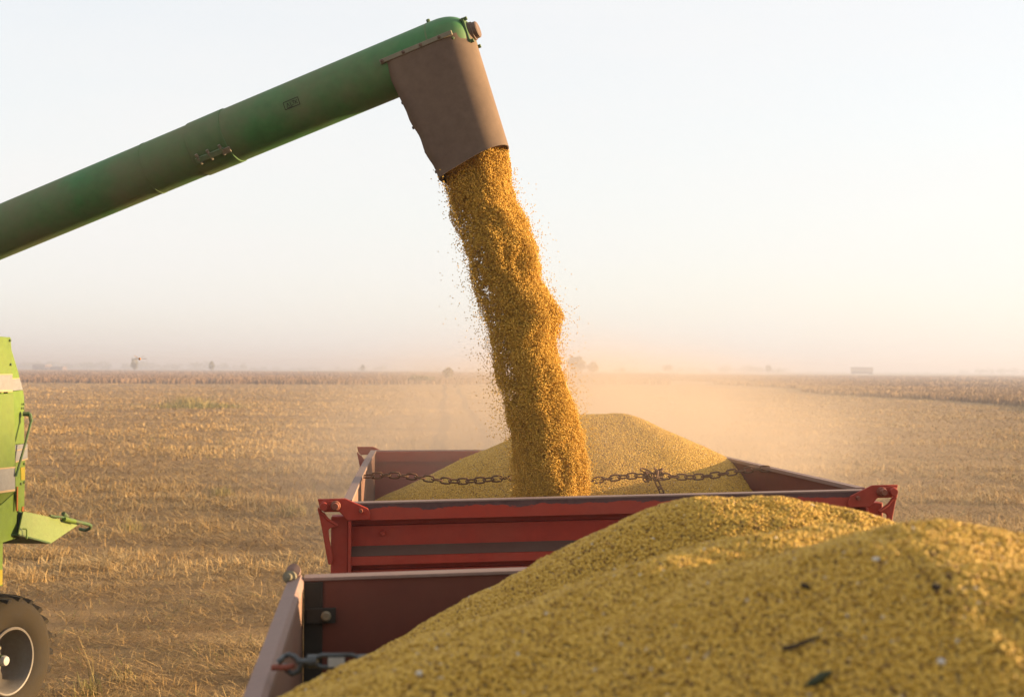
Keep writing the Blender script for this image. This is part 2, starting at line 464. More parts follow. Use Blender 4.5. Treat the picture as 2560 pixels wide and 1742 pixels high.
crop_block('standing_crop', 'golden strip of uncut crop along the right edge of the field', plot_right, 90000, .60, .72)

# ------------------------------------------------------------------ soybean instancing
def bean_group(name, mat, radius, on_faces, smin=.82, smax=1.15, density=None, subdiv=2, jitter=.0025):
    ng = bpy.data.node_groups.new(name, 'GeometryNodeTree')
    ng.interface.new_socket('Geometry', in_out='INPUT', socket_type='NodeSocketGeometry')
    ng.interface.new_socket('Geometry', in_out='OUTPUT', socket_type='NodeSocketGeometry')
    N = ng.nodes; L = ng.links
    gi = N.new('NodeGroupInput'); go = N.new('NodeGroupOutput')
    ico = N.new('GeometryNodeMeshIcoSphere'); ico.inputs['Radius'].default_value = radius; ico.inputs['Subdivisions'].default_value = subdiv
    smo = N.new('GeometryNodeSetShadeSmooth'); L.new(ico.outputs[0], smo.inputs[0])
    sm = N.new('GeometryNodeSetMaterial'); sm.inputs['Material'].default_value = mat; L.new(smo.outputs[0], sm.inputs[0])
    ip = N.new('GeometryNodeInstanceOnPoints'); L.new(sm.outputs[0], ip.inputs['Instance'])
    rs = N.new('FunctionNodeRandomValue'); rs.data_type = 'FLOAT_VECTOR'
    rs.inputs[0].default_value = (smin * 1.02, smin, smin * .92); rs.inputs[1].default_value = (smax * 1.05, smax, smax * .95)
    L.new(rs.outputs[0], ip.inputs['Scale'])
    rr = N.new('FunctionNodeRandomValue'); rr.data_type = 'FLOAT_VECTOR'
    rr.inputs[0].default_value = (0, 0, 0); rr.inputs[1].default_value = (6.28, 6.28, 6.28)
    L.new(rr.outputs[0], ip.inputs['Rotation'])
    if on_faces:
        dp = N.new('GeometryNodeDistributePointsOnFaces'); dp.distribute_method = 'RANDOM'
        L.new(gi.outputs[0], dp.inputs['Mesh'])
        na = N.new('GeometryNodeInputNamedAttribute'); na.data_type = 'FLOAT'; na.inputs['Name'].default_value = 'dens'
        L.new(na.outputs[0], dp.inputs['Density'])
        sp = N.new('GeometryNodeSetPosition'); L.new(dp.outputs['Points'], sp.inputs['Geometry'])
        rj = N.new('FunctionNodeRandomValue'); rj.data_type = 'FLOAT'; rj.inputs[2].default_value = -jitter * .6; rj.inputs[3].default_value = jitter
        vm = N.new('ShaderNodeVectorMath'); vm.operation = 'SCALE'
        L.new(dp.outputs['Normal'], vm.inputs[0]); L.new(rj.outputs[1], vm.inputs['Scale'])
        L.new(vm.outputs[0], sp.inputs['Offset'])
        L.new(sp.outputs[0], ip.inputs['Points'])
        jn = N.new('GeometryNodeJoinGeometry'); L.new(ip.outputs[0], jn.inputs[0]); L.new(gi.outputs[0], jn.inputs[0])
        L.new(jn.outputs[0], go.inputs[0])
    else:
        L.new(gi.outputs[0], ip.inputs['Points']); L.new(ip.outputs[0], go.inputs[0])
    return ng

def heightfield(name, X, Y, Z, dens, mat, group):
    ny, nx = X.shape
    me = bpy.data.meshes.new(name)
    co = np.stack([X, Y, Z], 2).reshape(-1, 3)
    idx = np.arange(ny * nx).reshape(ny, nx)
    q = np.stack([idx[:-1, :-1], idx[:-1, 1:], idx[1:, 1:], idx[1:, :-1]], 2).reshape(-1, 4)
    me.vertices.add(len(co)); me.vertices.foreach_set('co', co.reshape(-1).astype(np.float32))
    me.loops.add(q.size); me.loops.foreach_set('vertex_index', q.reshape(-1).astype(np.int32))
    me.polygons.add(len(q)); me.polygons.foreach_set('loop_start', np.arange(0, q.size, 4, dtype=np.int32))
    me.update(calc_edges=True)
    set_attr(me, 'dens', dens.reshape(-1), 'POINT')
    me.shade_smooth(); me.materials.append(mat)
    o = bpy.data.objects.new(name, me); COL.objects.link(o)
    md = o.modifiers.new('beans', 'NODES'); md.node_group = group
    return o

# ------------------------------------------------------------------ trailer being filled
WB = 2.38
NL, NR = ray(848, 1256, 5.70), ray(2181, 1223, 5.87)
FL, FR = ray(922, 1127, 9.17), ray(1738, 1124, 9.34)
LB = (FL - NL).length
def TB(x, y, z):               # metres from the left outer side, from the near gate, above the rail
    u, v = x / WB, y / LB
    p = (NL * (1 - u) + NR * u) * (1 - v) + (FL * (1 - u) + FR * u) * v
    return p + Vector((0, 0, z))
def gate(T, y0, dirn, W_, parent, name, beam_mat, panel_mat, thick=.05, x0=0.05):
    """pressed sheet gate; profile of (outward offset, height) swept across"""
    prof = [(.0, 0), (.055, 0), (.055, -.072), (-.02, -.074), (-.02, -.104), (.0, -.107), (.0, -.196), (.052, -.234), (.052, -.272), (-.02, -.276), (-.02, -.30), (.0, -.302), (.0, -.46), (.05, -.50), (.05, -.62), (.0, -.64)]
    nseg = 24
    mb = MB(); rings = []
    for k in range(nseg + 1):
        x = x0 + (W_ - 2 * x0) * k / nseg
        rings.append([T(x, y0 - dirn * o, z) for o, z in prof[2:]] + [T(x, y0 + dirn * thick * .5, -.64), T(x, y0 + dirn * thick * .5, -.074)])
    mb.loft(rings)
    g = mb.build(name, panel_mat, parent, smooth=20)
    mb = MB(); mb.loft([[T(x0 + .004 + (W_ - 2 * x0 - .008) * k / nseg, y0 - dirn * (o + .002), z + .002) for o, z in ((.001, -.1965), (.052, -.2345), (.049, -.2345), (-.002, -.1965))] for k in range(nseg + 1)]); mb.build('skylit_dusty_ledge', M_ledge, g)  # strip over the sloping rib, carrying its painted sky sheen and dust
    mb = MB(); rings = []
    nd_ = 6
    for k in range(nseg * 3 + 1):
        x = x0 + (W_ - 2 * x0) * k / nseg / 3
        rings.append([T(x, y0 - dirn * .055, -.072 * j / nd_ - .003) for j in range(nd_ + 1)] + [T(x, y0 + dirn * thick, -.075), T(x, y0 + dirn * thick, -.003)])
    mb.loft(rings)
    b = mb.build('top_beam', beam_mat, g, smooth=20)
    me = b.data
    # height below the rail, for the scuffed paint
    a = me.attributes.new('drop', 'FLOAT', 'POINT')
    root = parent
    for i, v in enumerate(me.vertices):
        p = v.co + Vector(root.location)
        # interpolate rail height at this x
        best = min(((T(x_, y0, 0) - p).xy.length, T(x_, y0, 0).z) for x_ in np.linspace(0, W_, 60))
        a.data[i].value = best[1] - p.z
    mb = MB()
    mb.hexa([T(x0, y0 - dirn * .058, -.003), T(W_ - x0, y0 - dirn * .058, -.003), T(W_ - x0, y0 + dirn * .010, -.003), T(x0, y0 + dirn * .010, -.003),
             T(x0, y0 - dirn * .058, .003), T(W_ - x0, y0 - dirn * .058, .003), T(W_ - x0, y0 + dirn * .010, .003), T(x0, y0 + dirn * .010, .003)])
    mb.build('rail', M_rail, g)
    return g

def sidewall(T, x0, x1, L_, parent, mat, y0=0.0, bow=0.0, rail=M_rail):
    """side wall with a rail along its top; bow pushes its middle outwards"""
    n = 20; mb = MB(); rings = []; rr = []
    sgn = -1 if x0 < 1 else 1
    for k in range(n + 1):
        y = y0 + (L_ - y0) * k / n; b = sgn * bow * math.sin(math.pi * k / n)
        rings.append([T(x0 + b, y, -.64), T(x1 + b, y, -.64), T(x1 + b, y, -.012), T(x0 + b, y, -.012)])
        rr.append([T(x0 + b - .008, y, -.012), T(x1 + b + .006, y, -.012), T(x1 + b + .006, y, .006), T(x0 + b - .008, y, .006)])
    w = MB().loft(rings).build('side_wall', mat, parent)
    MB().loft(rr).build('rail', rail, w)
    return w

def wheels_under(T, L_, W_, parent, ground_z, ys):
    r = .45
    for y in ys:
        for x, s in ((.28, -1), (W_ - .28, 1)):
            c = T(x, y, 0); c.z = ground_z + r
            ax = (T(x + s, y, 0) - T(x, y, 0)); ax.z = 0; ax.normalize()
            w = MB().lathe(c, ax, [(-.14, .24), (-.14, .38), (-.11, .44), (-.04, .452), (.04, .452), (.11, .44), (.14, .38), (.14, .24)], 32).build('wheel', M_rubber, parent, smooth=50)
            MB().lathe(c, ax, [(-.10, .02), (-.10, .24), (.14, .245), (.11, .22), (.03, .15), (.02, .02)], 24).build('rim', M_rim, w, smooth=40)
        a = T(.28, y, 0); b = T(W_ - .28, y, 0); a.z = b.z = ground_z + r
        MB().tube([a, b], .05, 8).build('axle', M_chassis, parent)
    mb = MB()
    for x in (.6, W_ - .7):
        mb.box(T, x, x + .1, .05, L_ - .05, -1.42, -1.26)
    for y in np.linspace(.1, L_ - .2, 5):
        mb.box(T, .02, W_ - .02, y, y + .08, -1.26, -1.19)
    for y in ys:
        mb.box(T, .5, W_ - .5, y - .06, y + .06, -1.78, -1.42)
    mb.build('chassis', M_chassis, parent)

tb_root = empty('grain_trailer', (TB(WB / 2, LB / 2, 0).x, TB(WB / 2, LB / 2, 0).y, 0), 'red grain trailer standing under the auger spout, being filled', 'trailer')
gate(TB, 0, 1, WB, tb_root, 'end_gate', M_scuff, M_red)
gate(TB, LB, -1, WB, tb_root, 'end_gate', M_red, M_red)
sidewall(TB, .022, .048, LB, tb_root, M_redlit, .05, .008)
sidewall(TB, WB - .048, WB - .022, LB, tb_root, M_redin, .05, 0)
mb = MB(); mb.box(TB, .02, WB - .02, -.02, LB + .02, -1.19, -1.12); mb.build('floor_panel', M_chassis, tb_root)
mb = MB()
for x0 in (.02, WB - .075):
    mb.box(TB, x0, x0 + .055, .02, LB - .02, -1.12, -.66)
for y0 in (-.02, LB - .03):
    mb.box(TB, .08, WB - .08, y0, y0 + .05, -1.12, -.66)
mb.build('lower_boards', M_red, tb_root, bevel=.004)
wheels_under(TB, LB, WB, tb_root, 0, (.75, LB - .75))
def corner_hardware(T, y0, dy, mirror, parent, hidden=False):
    """post, latch plate with bolts and hanging latch arm at one corner of the trailer"""
    def X(x): return WB - x if mirror else x
    post = MB(); a, b = sorted((X(-.032), X(.044)))
    post.box(T, a, b, y0 - dy * .045, y0 + dy * .03, -1.15, -.055)
    p = post.build('corner_post', M_red, parent, bevel=.006)
    e = MB(); a, b = sorted((X(.044), X(.056)))
    e.box(T, a, b, y0 - dy * .075, y0 + dy * .03, -1.12, -.075)
    e.build('post_flange', M_red, p, bevel=.002)
    # plate outline: metres across from the outer side, above the rail (only for the near gate's two corners)
    out = [(-.088, .026), (.030, .026), (.128, -.020), (.138, -.045), (.139, -.070), (.040, -.071), (.006, -.032), (-.060, -.032), (-.078, -.012)]
    pts = [T(X(x), y0 - dy * .066, z) for x, z in out]
    d = T(0, y0 - dy * .080, 0) - T(0, y0 - dy * .066, 0)
    pl = MB().prism(pts, d).build('latch_plate', M_red, parent, bevel=.003)
    yo = y0 - dy * .080
    def bolt(x, z, r, ln, name='bolt', m=M_red):
        c = T(X(x), yo, z); ax = T(X(x), yo - dy, z) - c; ax.normalize()
        return MB().lathe(c, ax, [(0, r * .1), (0, r), (ln * .8, r), (ln, r * .85), (ln, r * .01)], 14).build(name, m, pl, smooth=40)
    bolt(-.059, -.005, .019, .03)
    bolt(-.010, -.004, .016, .045, 'hinge_pin', M_bolt)
    bolt(-.010, -.004, .022, .02, 'spring_ring', M_bolt)
    bolt(.098, -.029, .009, .02, 'bolt', M_bolt)
    mbk = MB()     # linking strap behind the two pins
    mbk.prism([T(X(x), yo, z) for x, z in [(-.078, .012), (-.058, .021), (-.005, .015), (.008, .0), (-.005, -.018), (-.06, -.026), (-.08, -.012)]], T(0, yo - dy * .008, 0) - T(0, yo, 0))
    mbk.build('strap', M_red, pl, bevel=.002)
    # hanging arm with its hook
    arm = [(-.086, -.010), (-.064, -.034), (-.045, -.060), (-.018, -.078), (-.002, -.088), (-.002, -.096), (-.035, -.104), (-.041, -.112), (-.037, -.150), (-.022, -.230), (-.024, -.262), (-.040, -.262), (-.050, -.215), (-.066, -.120), (-.080, -.050), (-.088, -.022)]
    ar = MB().prism([T(X(x), y0 - dy * .060, z) for x, z in arm], T(0, y0 - dy * .074, 0) - T(0, y0 - dy * .06, 0)).build('latch_arm', M_red, parent, bevel=.003)
    c = [T(X(x), y0 - dy * .074, z) for x, z in [(-.080, -.034), (-.062, -.040), (-.044, -.064), (-.017, -.082), (-.003, -.092)]]
    MB().tube(c, .0065, 8).build('hook_rib', M_red, ar, smooth=50)
corner_hardware(TB, 0, 1, False, tb_root)
corner_hardware(TB, 0, 1, True, tb_root)
corner_hardware(TB, LB, -1, False, tb_root)
corner_hardware(TB, LB, -1, True, tb_root)
c = TB(.19, -.012, -.14)
MB().lathe(c, TB(.19, -1.01, -.14) - c, [(-.012, .011), (.006, .011), (.009, .008), (.009, .001)], 14).build('panel_bolt', M_red, tb_root, smooth=40)

# heap in that trailer
BG_far = bean_group('heap_beans_far', M_bean, .0038, True)
def heap_b():
    nx, ny = 170, 240
    xs = np.linspace(.05, WB - .05, nx); ys = np.linspace(.06, LB - .06, ny)
    X = np.zeros((ny, nx)); Y = X.copy(); R = X.copy()
    nl, nr, fl, fr = [np.array(p) for p in (NL, NR, FL, FR)]
    U, V = np.meshgrid(xs / WB, ys / LB)
    P = (nl * (1 - U[..., None]) + nr * U[..., None]) * (1 - V[..., None]) + (fl * (1 - U[..., None]) + fr * U[..., None]) * V[..., None]
    X, Y, R = P[..., 0], P[..., 1], P[..., 2]
    a = np.array([.42, 8.25]); b = np.array([.71, 8.35])
    ab = b - a; t = np.clip(((X - a[0]) * ab[0] + (Y - a[1]) * ab[1]) / (ab @ ab), 0, 1)
    d = np.hypot(X - a[0] - t * ab[0], Y - a[1] - t * ab[1])
    q = np.stack([X.ravel() * 3, Y.ravel() * 3, 0 * X.ravel()], 1)
    nz = (fbm(q, 3, 4) - .5).reshape(X.shape)
    Z = H - .300 - .475 * (np.sqrt(d * d + .12 ** 2) - .12) + nz * .03
    # hollow and mound where the stream lands
    g = np.hypot(X - .22, Y - 7.0)
    Z = Z + .06 * np.exp(-(g / .35) ** 2)
    Z = np.minimum(np.maximum(Z, R - 1.0), R + .34)
    # grain slopes down to the walls and stays under the rail beside them
    edge = np.minimum(np.minimum(U, 1 - U) * WB, np.minimum(V, 1 - V) * LB)
    dens = np.where(Y > 6.0, 26000., 9000.) * np.where((Y > 8.3), .45, 1)
    o = heightfield('soybean_heap', X, Y, Z, dens, M_heap, BG_far)
    tag(o, 'cone of pale soybeans heaped in the trailer under the falling stream', 'soybeans', kind='stuff')
heap_b()

# chain across that trailer
def make_chain():
    a = TB(.05, LB * .42, -.010); b = TB(WB - .05, LB * .42, -.012)
    n = 52
    root = empty('chain', a, 'rusty link chain tied across the trailer with a knot', 'chain')
    L_ = .058; r = .0047
    path = []
    for k in range(12):
        t = 2 * math.pi * k / 12; cx = math.copysign(.017, math.cos(t)) if abs(math.cos(t)) > .2 else 0
        path.append(Vector((cx + .012 * math.cos(t), .016 * math.sin(t), 0)))
    first = None
    def link(p, d, roll, sc=1.0):
        nonlocal first
        d = d.normalized(); q = d.to_track_quat('X', 'Z').to_matrix().to_4x4() @ Matrix.Rotation(roll, 4, 'X')
        if first is None:
            me = MB().torus_path(path, r, 6); o = me.build('link', M_chain, None, smooth=60); first = o
        else:
            o = first.copy(); COL.objects.link(o)
        o.parent = root
        o.matrix_local = Matrix.Translation(p - a) @ q @ Matrix.Scale(sc, 4)
    N_ = 48
    pts = []
    for k in range(N_ + 1):
        t = k / N_; p = a.lerp(b, t); p.z += -.035 * math.sin(math.pi * t) + .012 * math.sin(t * 21)
        pts.append(p)
    for k in range(N_):
        m = (pts[k] + pts[k + 1]) / 2
        link(m, pts[k + 1] - pts[k], (math.pi / 2 if k % 2 else .25) + random.uniform(-.25, .25), (pts[k + 1] - pts[k]).length / .046)
    kn = pts[34]
    for k in range(9):
        v = Vector((random.uniform(-.05, .05), random.uniform(-.04, .02), random.uniform(-.03, .03)))
        link(kn + v, Vector((random.uniform(-1, 1), random.uniform(-.6, .6), random.uniform(-1, 1))), random.uniform(0, 3))
    p = kn + Vector((.02, -.02, -.03))
    for k in range(4):
        q = p + Vector((.016, -.012, -.036)); link((p + q) / 2, q - p, k * 1.57 + .3, .95); p = q
make_chain()

# ------------------------------------------------------------------ falling stream
def stream():
    tab = np.array([[330, 1082, 1248], [372, 1095, 1264], [450, 1104, 1277], [500, 1122, 1291], [550, 1140, 1320], [600, 1154, 1334], [700, 1184, 1352], [750, 1198, 1385],
                    [790, 1210, 1404], [830, 1220, 1402], [880, 1232, 1400], [950, 1246, 1420], [1000, 1254, 1434], [1100, 1272, 1464], [1200, 1284, 1474], [1262, 1290, 1478]], float)
    n = 430000
    py = 330 + (1262 - 330) * rng.uniform(0, 1, n) ** .95
    th = rng.uniform(0, 2 * np.pi, n)
    rr = np.sqrt(rng.uniform(0, 1, n))
    l = np.interp(py, tab[:, 0], tab[:, 1]); r = np.interp(py, tab[:, 0], tab[:, 2])
    c = (l + r) / 2; hw = (r - l) / 2
    s = (py - 330) / 930
    # surface folds: the rim of the bundle pulses along its length
    q = np.stack([np.cos(th) * 1.6 + 5, np.sin(th) * 1.6 + 5, py / 78.0], 1)
    fold = fbm(q * np.array([1.25, 1.25, 1]), 3, 31)
    R = rr * (0.72 + .60 * fold)
    px = c + hw * R * np.cos(th)
    dep = .155 + .05 * s
    Yd = 6.70 + .28 * s + dep * R * np.sin(th)
    # holes on the thin left flank, loose grains beyond it
    xn = (px - l) / (r - l)
    hole = fbm(np.stack([px / 26, py / 26, Yd * 3], 1), 3, 77)
    hole2 = fbm(np.stack([px / 9, py / 9, Yd * 6], 1), 2, 78)
    thin = np.exp(-((xn - .17) / .20) ** 2) * np.clip((py - 440) / 120, 0, 1) * np.clip((1120 - py) / 120, .15, 1)
    gone = thin * (np.clip((hole - .46) * 5, 0, 1) * .35 + .55 * np.clip((hole2 - .34) * 6, 0, 1)) + thin * .22
    keep = rng.uniform(0, 1, n) > np.clip(gone * .8, 0, .97)
    keep &= py > 452 - (px - 1100) * .485 - 22
    # grains vanish above the mouth of the spout
    px, py, Yd = px[keep], py[keep], Yd[keep]
    # strays
    m = 4200
    ys = rng.uniform(420, 1230, m); side = rng.uniform(0, 1, m) < .62
    l = np.interp(ys, tab[:, 0], tab[:, 1]); r = np.interp(ys, tab[:, 0], tab[:, 2])
    off = rng.exponential(15, m)
    xs = np.where(side, l + 6 - off * np.clip((ys - 400) / 300, .3, 1.2), r - 4 + off * .8)
    px = np.concatenate([px, xs]); py = np.concatenate([py, ys]); Yd = np.concatenate([Yd, 6.74 + .2 * (ys - 420) / 800 + rng.normal(0, .12, m)])
    # vertical grouping of grains makes ropes and gaps
    dx = (px - 1280) / FPX; dz = (871 - py) / FPX
    D = np.array(cf)[None] + np.array(cr)[None] * dx[:, None] + np.array(cu)[None] * dz[:, None]
    P = np.array(CAMP)[None] + D * (Yd / D[:, 1])[:, None]
    me = bpy.data.meshes.new('soybean_stream')
    me.vertices.add(len(P)); me.vertices.foreach_set('co', P.reshape(-1).astype(np.float32)); me.update()
    me.materials.append(M_beanfall)
    o = bpy.data.objects.new('soybean_stream', me); COL.objects.link(o)
    md = o.modifiers.new('beans', 'NODES'); md.node_group = bean_group('stream_beans', M_beanfall, .0027, False, subdiv=2)
    tag(o, 'stream of golden soybeans pouring from the auger spout', 'soybeans', kind='stuff')
stream()

# ------------------------------------------------------------------ foreground trailer with its heap
axA = Vector((-.111, 1, 0)).normalized(); acA = Vector((1, .111, .022)).normalized()
PA = ray(728, 1441, 3.53)
LA = 4.3
def TA(x, y, z):              # y runs from the front wall towards the camera (negative)
    return PA + acA * x + axA * y + Vector((0, 0, z))
ta_root = empty('grain_trailer', (TA(WB / 2, -LA / 2, 0).x, TA(WB / 2, -LA / 2, 0).y, 0), 'brownish red grain trailer in the foreground, heaped full of soybeans', 'trailer')
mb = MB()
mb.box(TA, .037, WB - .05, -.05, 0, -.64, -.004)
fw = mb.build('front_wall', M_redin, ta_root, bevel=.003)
mb = MB(); mb.box(TA, .037, WB - .05, -.056, .006, -.004, .004); mb.build('rail', M_rail, fw)
mb = MB(); mb.box(TA, .039, .088, -.058, -.052, -.60, -.008); mb.build('corner_strip', M_black, fw, bevel=.001)
mb = MB(); mb.box(TA, .044, .124, -.070, -.060, -.118, -.077); br = mb.build('bracket', M_black, fw, bevel=.002)
c = TA(.098, -.070, -.098)
MB().lathe(c, -axA, [(0, .014), (.004, .014), (.008, .010), (.008, .001)], 14).build('bolt', M_strip, fw, smooth=40)
# side walls and rear
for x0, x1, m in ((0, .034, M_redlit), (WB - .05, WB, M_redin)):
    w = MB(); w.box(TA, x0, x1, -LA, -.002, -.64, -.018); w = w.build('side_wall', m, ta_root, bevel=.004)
    r_ = MB()
    a = x0 - .006; b = x1 + .003
    if x0 > 1: a, b = x0 - .008, x1 + .03
    n = 12
    r_.loft([[TA(a, -LA + (LA - .01) * k / n, -.022), TA(b, -LA + (LA - .01) * k / n, -.022), TA(b, -LA + (LA - .01) * k / n, -.004), TA((a + b) / 2 + .012, -LA + (LA - .01) * k / n, .006), TA(a, -LA + (LA - .01) * k / n, -.002)] for k in range(n + 1)])
    r_.build('rail', M_rail, w)
mb = MB(); mb.box(TA, .05, WB - .05, -LA, -LA + .05, -.64, .0); mb.build('rear_wall', M_redin, ta_root, bevel=.003)
mb = MB(); mb.box(TA, 0, WB, -LA, 0, -1.19, -1.12); mb.build('floor_panel', M_chassis, ta_root)
mb = MB()
for x0 in (0, WB - .05): mb.box(TA, x0, x0 + .05, -LA, -.0, -1.12, -.645)
for y0 in (-LA, -.05): mb.box(TA, .052, WB - .052, y0, y0 + .05, -1.12, -.645)
mb.build('lower_boards', M_redin, ta_root)
wheels_under(lambda x, y, z: TA(x, y - LA, z), LA, WB, ta_root, 0, (.9, LA - .9))
# top hinge knob on the corner
kc = TA(.008, -.025, .016)
kb = MB(); kb.lathe(kc + Vector((0, 0, .004)), -axA * 1 + Vector((0, 0, 0.25)), [(-.075, .006), (-.074, .016), (-.030, .018), (-.028, .014), (-.022, .014), (-.020, .019), (.012, .019), (.014, .001)], 18)
kn = kb.build('corner_hinge', M_rail, ta_root, smooth=40)
kb = MB(); kb.lathe(kc + Vector((-.004, -.03, -.008)), -axA + Vector((-.2, 0, .15)), [(-.01, .016), (.012, .018), (.014, .010), (.026, .009), (.028, .001)], 16)
kb.build('hinge_pin', M_strip, kn, smooth=40)

BG_near = bean_group('heap_beans_near', M_bean, .0030, True, subdiv=2, jitter=.0035)
def seg_ridge(X, Y, pts, k, a):
    """height of a rounded ridge whose crest runs through pts (x, y, z)"""
    best = np.full(X.shape, -9.0)
    for p, q in zip(pts[:-1], pts[1:]):
        p = np.array(p, float); q = np.array(q, float); v = q[:2] - p[:2]
        t = np.clip(((X - p[0]) * v[0] + (Y - p[1]) * v[1]) / (v @ v), 0, 1)
        d = np.hypot(X - p[0] - t * v[0], Y - p[1] - t * v[1])
        best = np.maximum(best, p[2] + t * (q[2] - p[2]) - k * (np.sqrt(d * d + a * a) - a))
    return best
def heap_a_z(X, Y):
    def R3(l): return [tuple(ray(a, b, c) - Vector((0, 0, H))) for a, b, c in l]
    m1 = seg_ridge(X, Y, R3([(1780, 1240, 2.98), (1920, 1246, 2.98), (2090, 1272, 2.98), (2330, 1336, 3.02)]), .61, .16)
    m2 = seg_ridge(X, Y, R3([(2400, 1390, 2.55), (2190, 1325, 2.52), (2090, 1310, 2.48), (1924, 1332, 2.38), (1650, 1430, 2.2), (1390, 1523, 2.05), (1181, 1632, 1.9), (976, 1760, 1.76), (860, 1900, 1.66)]), .46, .10)
    m3 = seg_ridge(X, Y, R3([(2760, 1390, 2.15), (2560, 1350, 2.08), (2380, 1322, 2.05), (2237, 1354, 1.97), (2090, 1405, 1.95), (1850, 1540, 1.92), (1350, 1780, 1.80), (900, 2100, 1.5)]), .42, .11)
    m4 = seg_ridge(X, Y, R3([(2290, 1330, 2.03), (2310, 1362, 1.92), (2400, 1412, 1.80), (2720, 1440, 1.76)]), .42, .05)
    k = 60.0
    z = np.log(np.exp(k * m1) + np.exp(k * m2) + np.exp(k * m3) + np.exp(k * m4)) / k
    return z
def heap_a():
    nx, ny = 260, 420
    U, V = np.meshgrid(np.linspace(.052, WB - .052, nx), np.linspace(-LA + .06, -.052, ny))
    pa = np.array(PA); ac = np.array(acA); ax = np.array(axA)
    P = pa + ac * U[..., None] + ax * V[..., None]
    X, Y, R = P[..., 0], P[..., 1], P[..., 2]
    q = np.stack([X.ravel(), Y.ravel(), 0 * X.ravel()], 1)
    Z = H + heap_a_z(X, Y) + ((fbm(q * 4, 3, 8) - .5) * .03 + (fbm(q * 28, 2, 9) - .5) * .010).reshape(X.shape)
    Z = np.maximum(Z, R - 1.0)
    dens = np.where(Y > 1.15, np.where(X < .44 * Y + .1, 44000., 30000.), np.where(Y > .3, 20000., 0.))
    o = heightfield('soybean_heap', X, Y, Z, dens, M_heap, BG_near)
    tag(o, 'rolling mounds of soybeans filling the trailer in the foreground', 'soybeans', kind='stuff')
heap_a()
def on_heap(px, py):
    """world point where the heap shows at that pixel"""
    for Y in np.linspace(1.0, 3.4, 600):
        p = ray(px, py, float(Y))
        if p.z < H + float(heap_a_z(np.array([[p.x]]), np.array([[p.y]]))[0, 0]) + .006: return p
    return ray(px, py, 2)

# turnbuckle hooked to the left wall
def turnbuckle():
    Yt = 2.36
    a = ray(696, 1654, Yt - .02); b = ray(780, 1652, Yt); c = ray(905, 1651, Yt); d = ray(945, 1652, Yt); e = ray(985, 1650, Yt)
    root = empty('turnbuckle', b, 'grey steel turnbuckle hooked to the wall of the foreground trailer', 'turnbuckle')
    up = Vector((0, 0, 1)); dr = (c - b).normalized()
    f = MB(); w = .011
    for s in (-1, 1):
        f.tube([b + dr * .004 + up * s * w * .4, b + dr * .018 + up * s * w, c - dr * .018 + up * s * w, c - dr * .004 + up * s * w * .4], .0042, 8)
    for p in (b, c):
        f.tube([p - dr * .008, p + dr * .010], .012, 12)
    fr = f.build('frame', M_steel, root, smooth=50)
    m = (b + c) / 2
    lab = MB(); lab.hexa([m + dr * s * .016 + Vector((0, y, z)) for z in (-.010, .010) for s, y in ((-1, -.009), (1, -.009), (1, .002), (-1, .002))])
    lb = lab.build('tag_plate', M_black, root, bevel=.001)
    st = MB()
    st.hexa([m + dr * (s * .015) + Vector((0, y, z)) for z in (-.0085, .0085) for s, y in ((-1, -.0105), (1, -.0105), (1, -.0092), (-1, -.0092))])
    sk = st.build('sticker', M_white, lb)
    MB().tube([b - dr * .028, b], .0055, 10).build('threaded_rod', M_steel, root)
    MB().tube([c, d], .0065, 10).build('threaded_rod', M_steel, root)
    # open hook on the wall side
    hk = [b - dr * .024, b - dr * .032 + up * .009, b - dr * .042 + up * .013, b - dr * .052 + up * .009, a + dr * .004 + up * .003, a]
    MB().tube(hk, .0052, 8).build('hook', M_steel, root, smooth=60)
    hk = [b - dr * .018 + up * -.003, b - dr * .024 + up * -.018, b - dr * .036 + up * -.023, b - dr * .047 + up * -.015, b - dr * .050 + up * -.004]
    MB().tube(hk, .0052, 8).build('hook', M_steel, root, smooth=60)
    ey = [a + Vector((-.012, 0, -.010)), a + Vector((.015, -.003, -.009)), b - dr * .036 + up * -.008]
    MB().tube(ey, .0055, 8).build('wall_eye', M_bolt, root, smooth=60)
    j = MB()
    j.tube([d - dr * .004, d + dr * .010], .012, 10)
    for s in (-1, 1):
        j.tube([d + up * s * .010, d + dr * .014 + up * s * .016, d + dr * .040 + up * s * .008], .0058, 8)
    j.tube([d + dr * .012 + up * -.030, d + dr * .012 + up * .020], .006, 8)
    j.tube([d + dr * .03, e + dr * .015], .006, 8)
    j.build('jaw', M_steel, root, smooth=50)
turnbuckle()

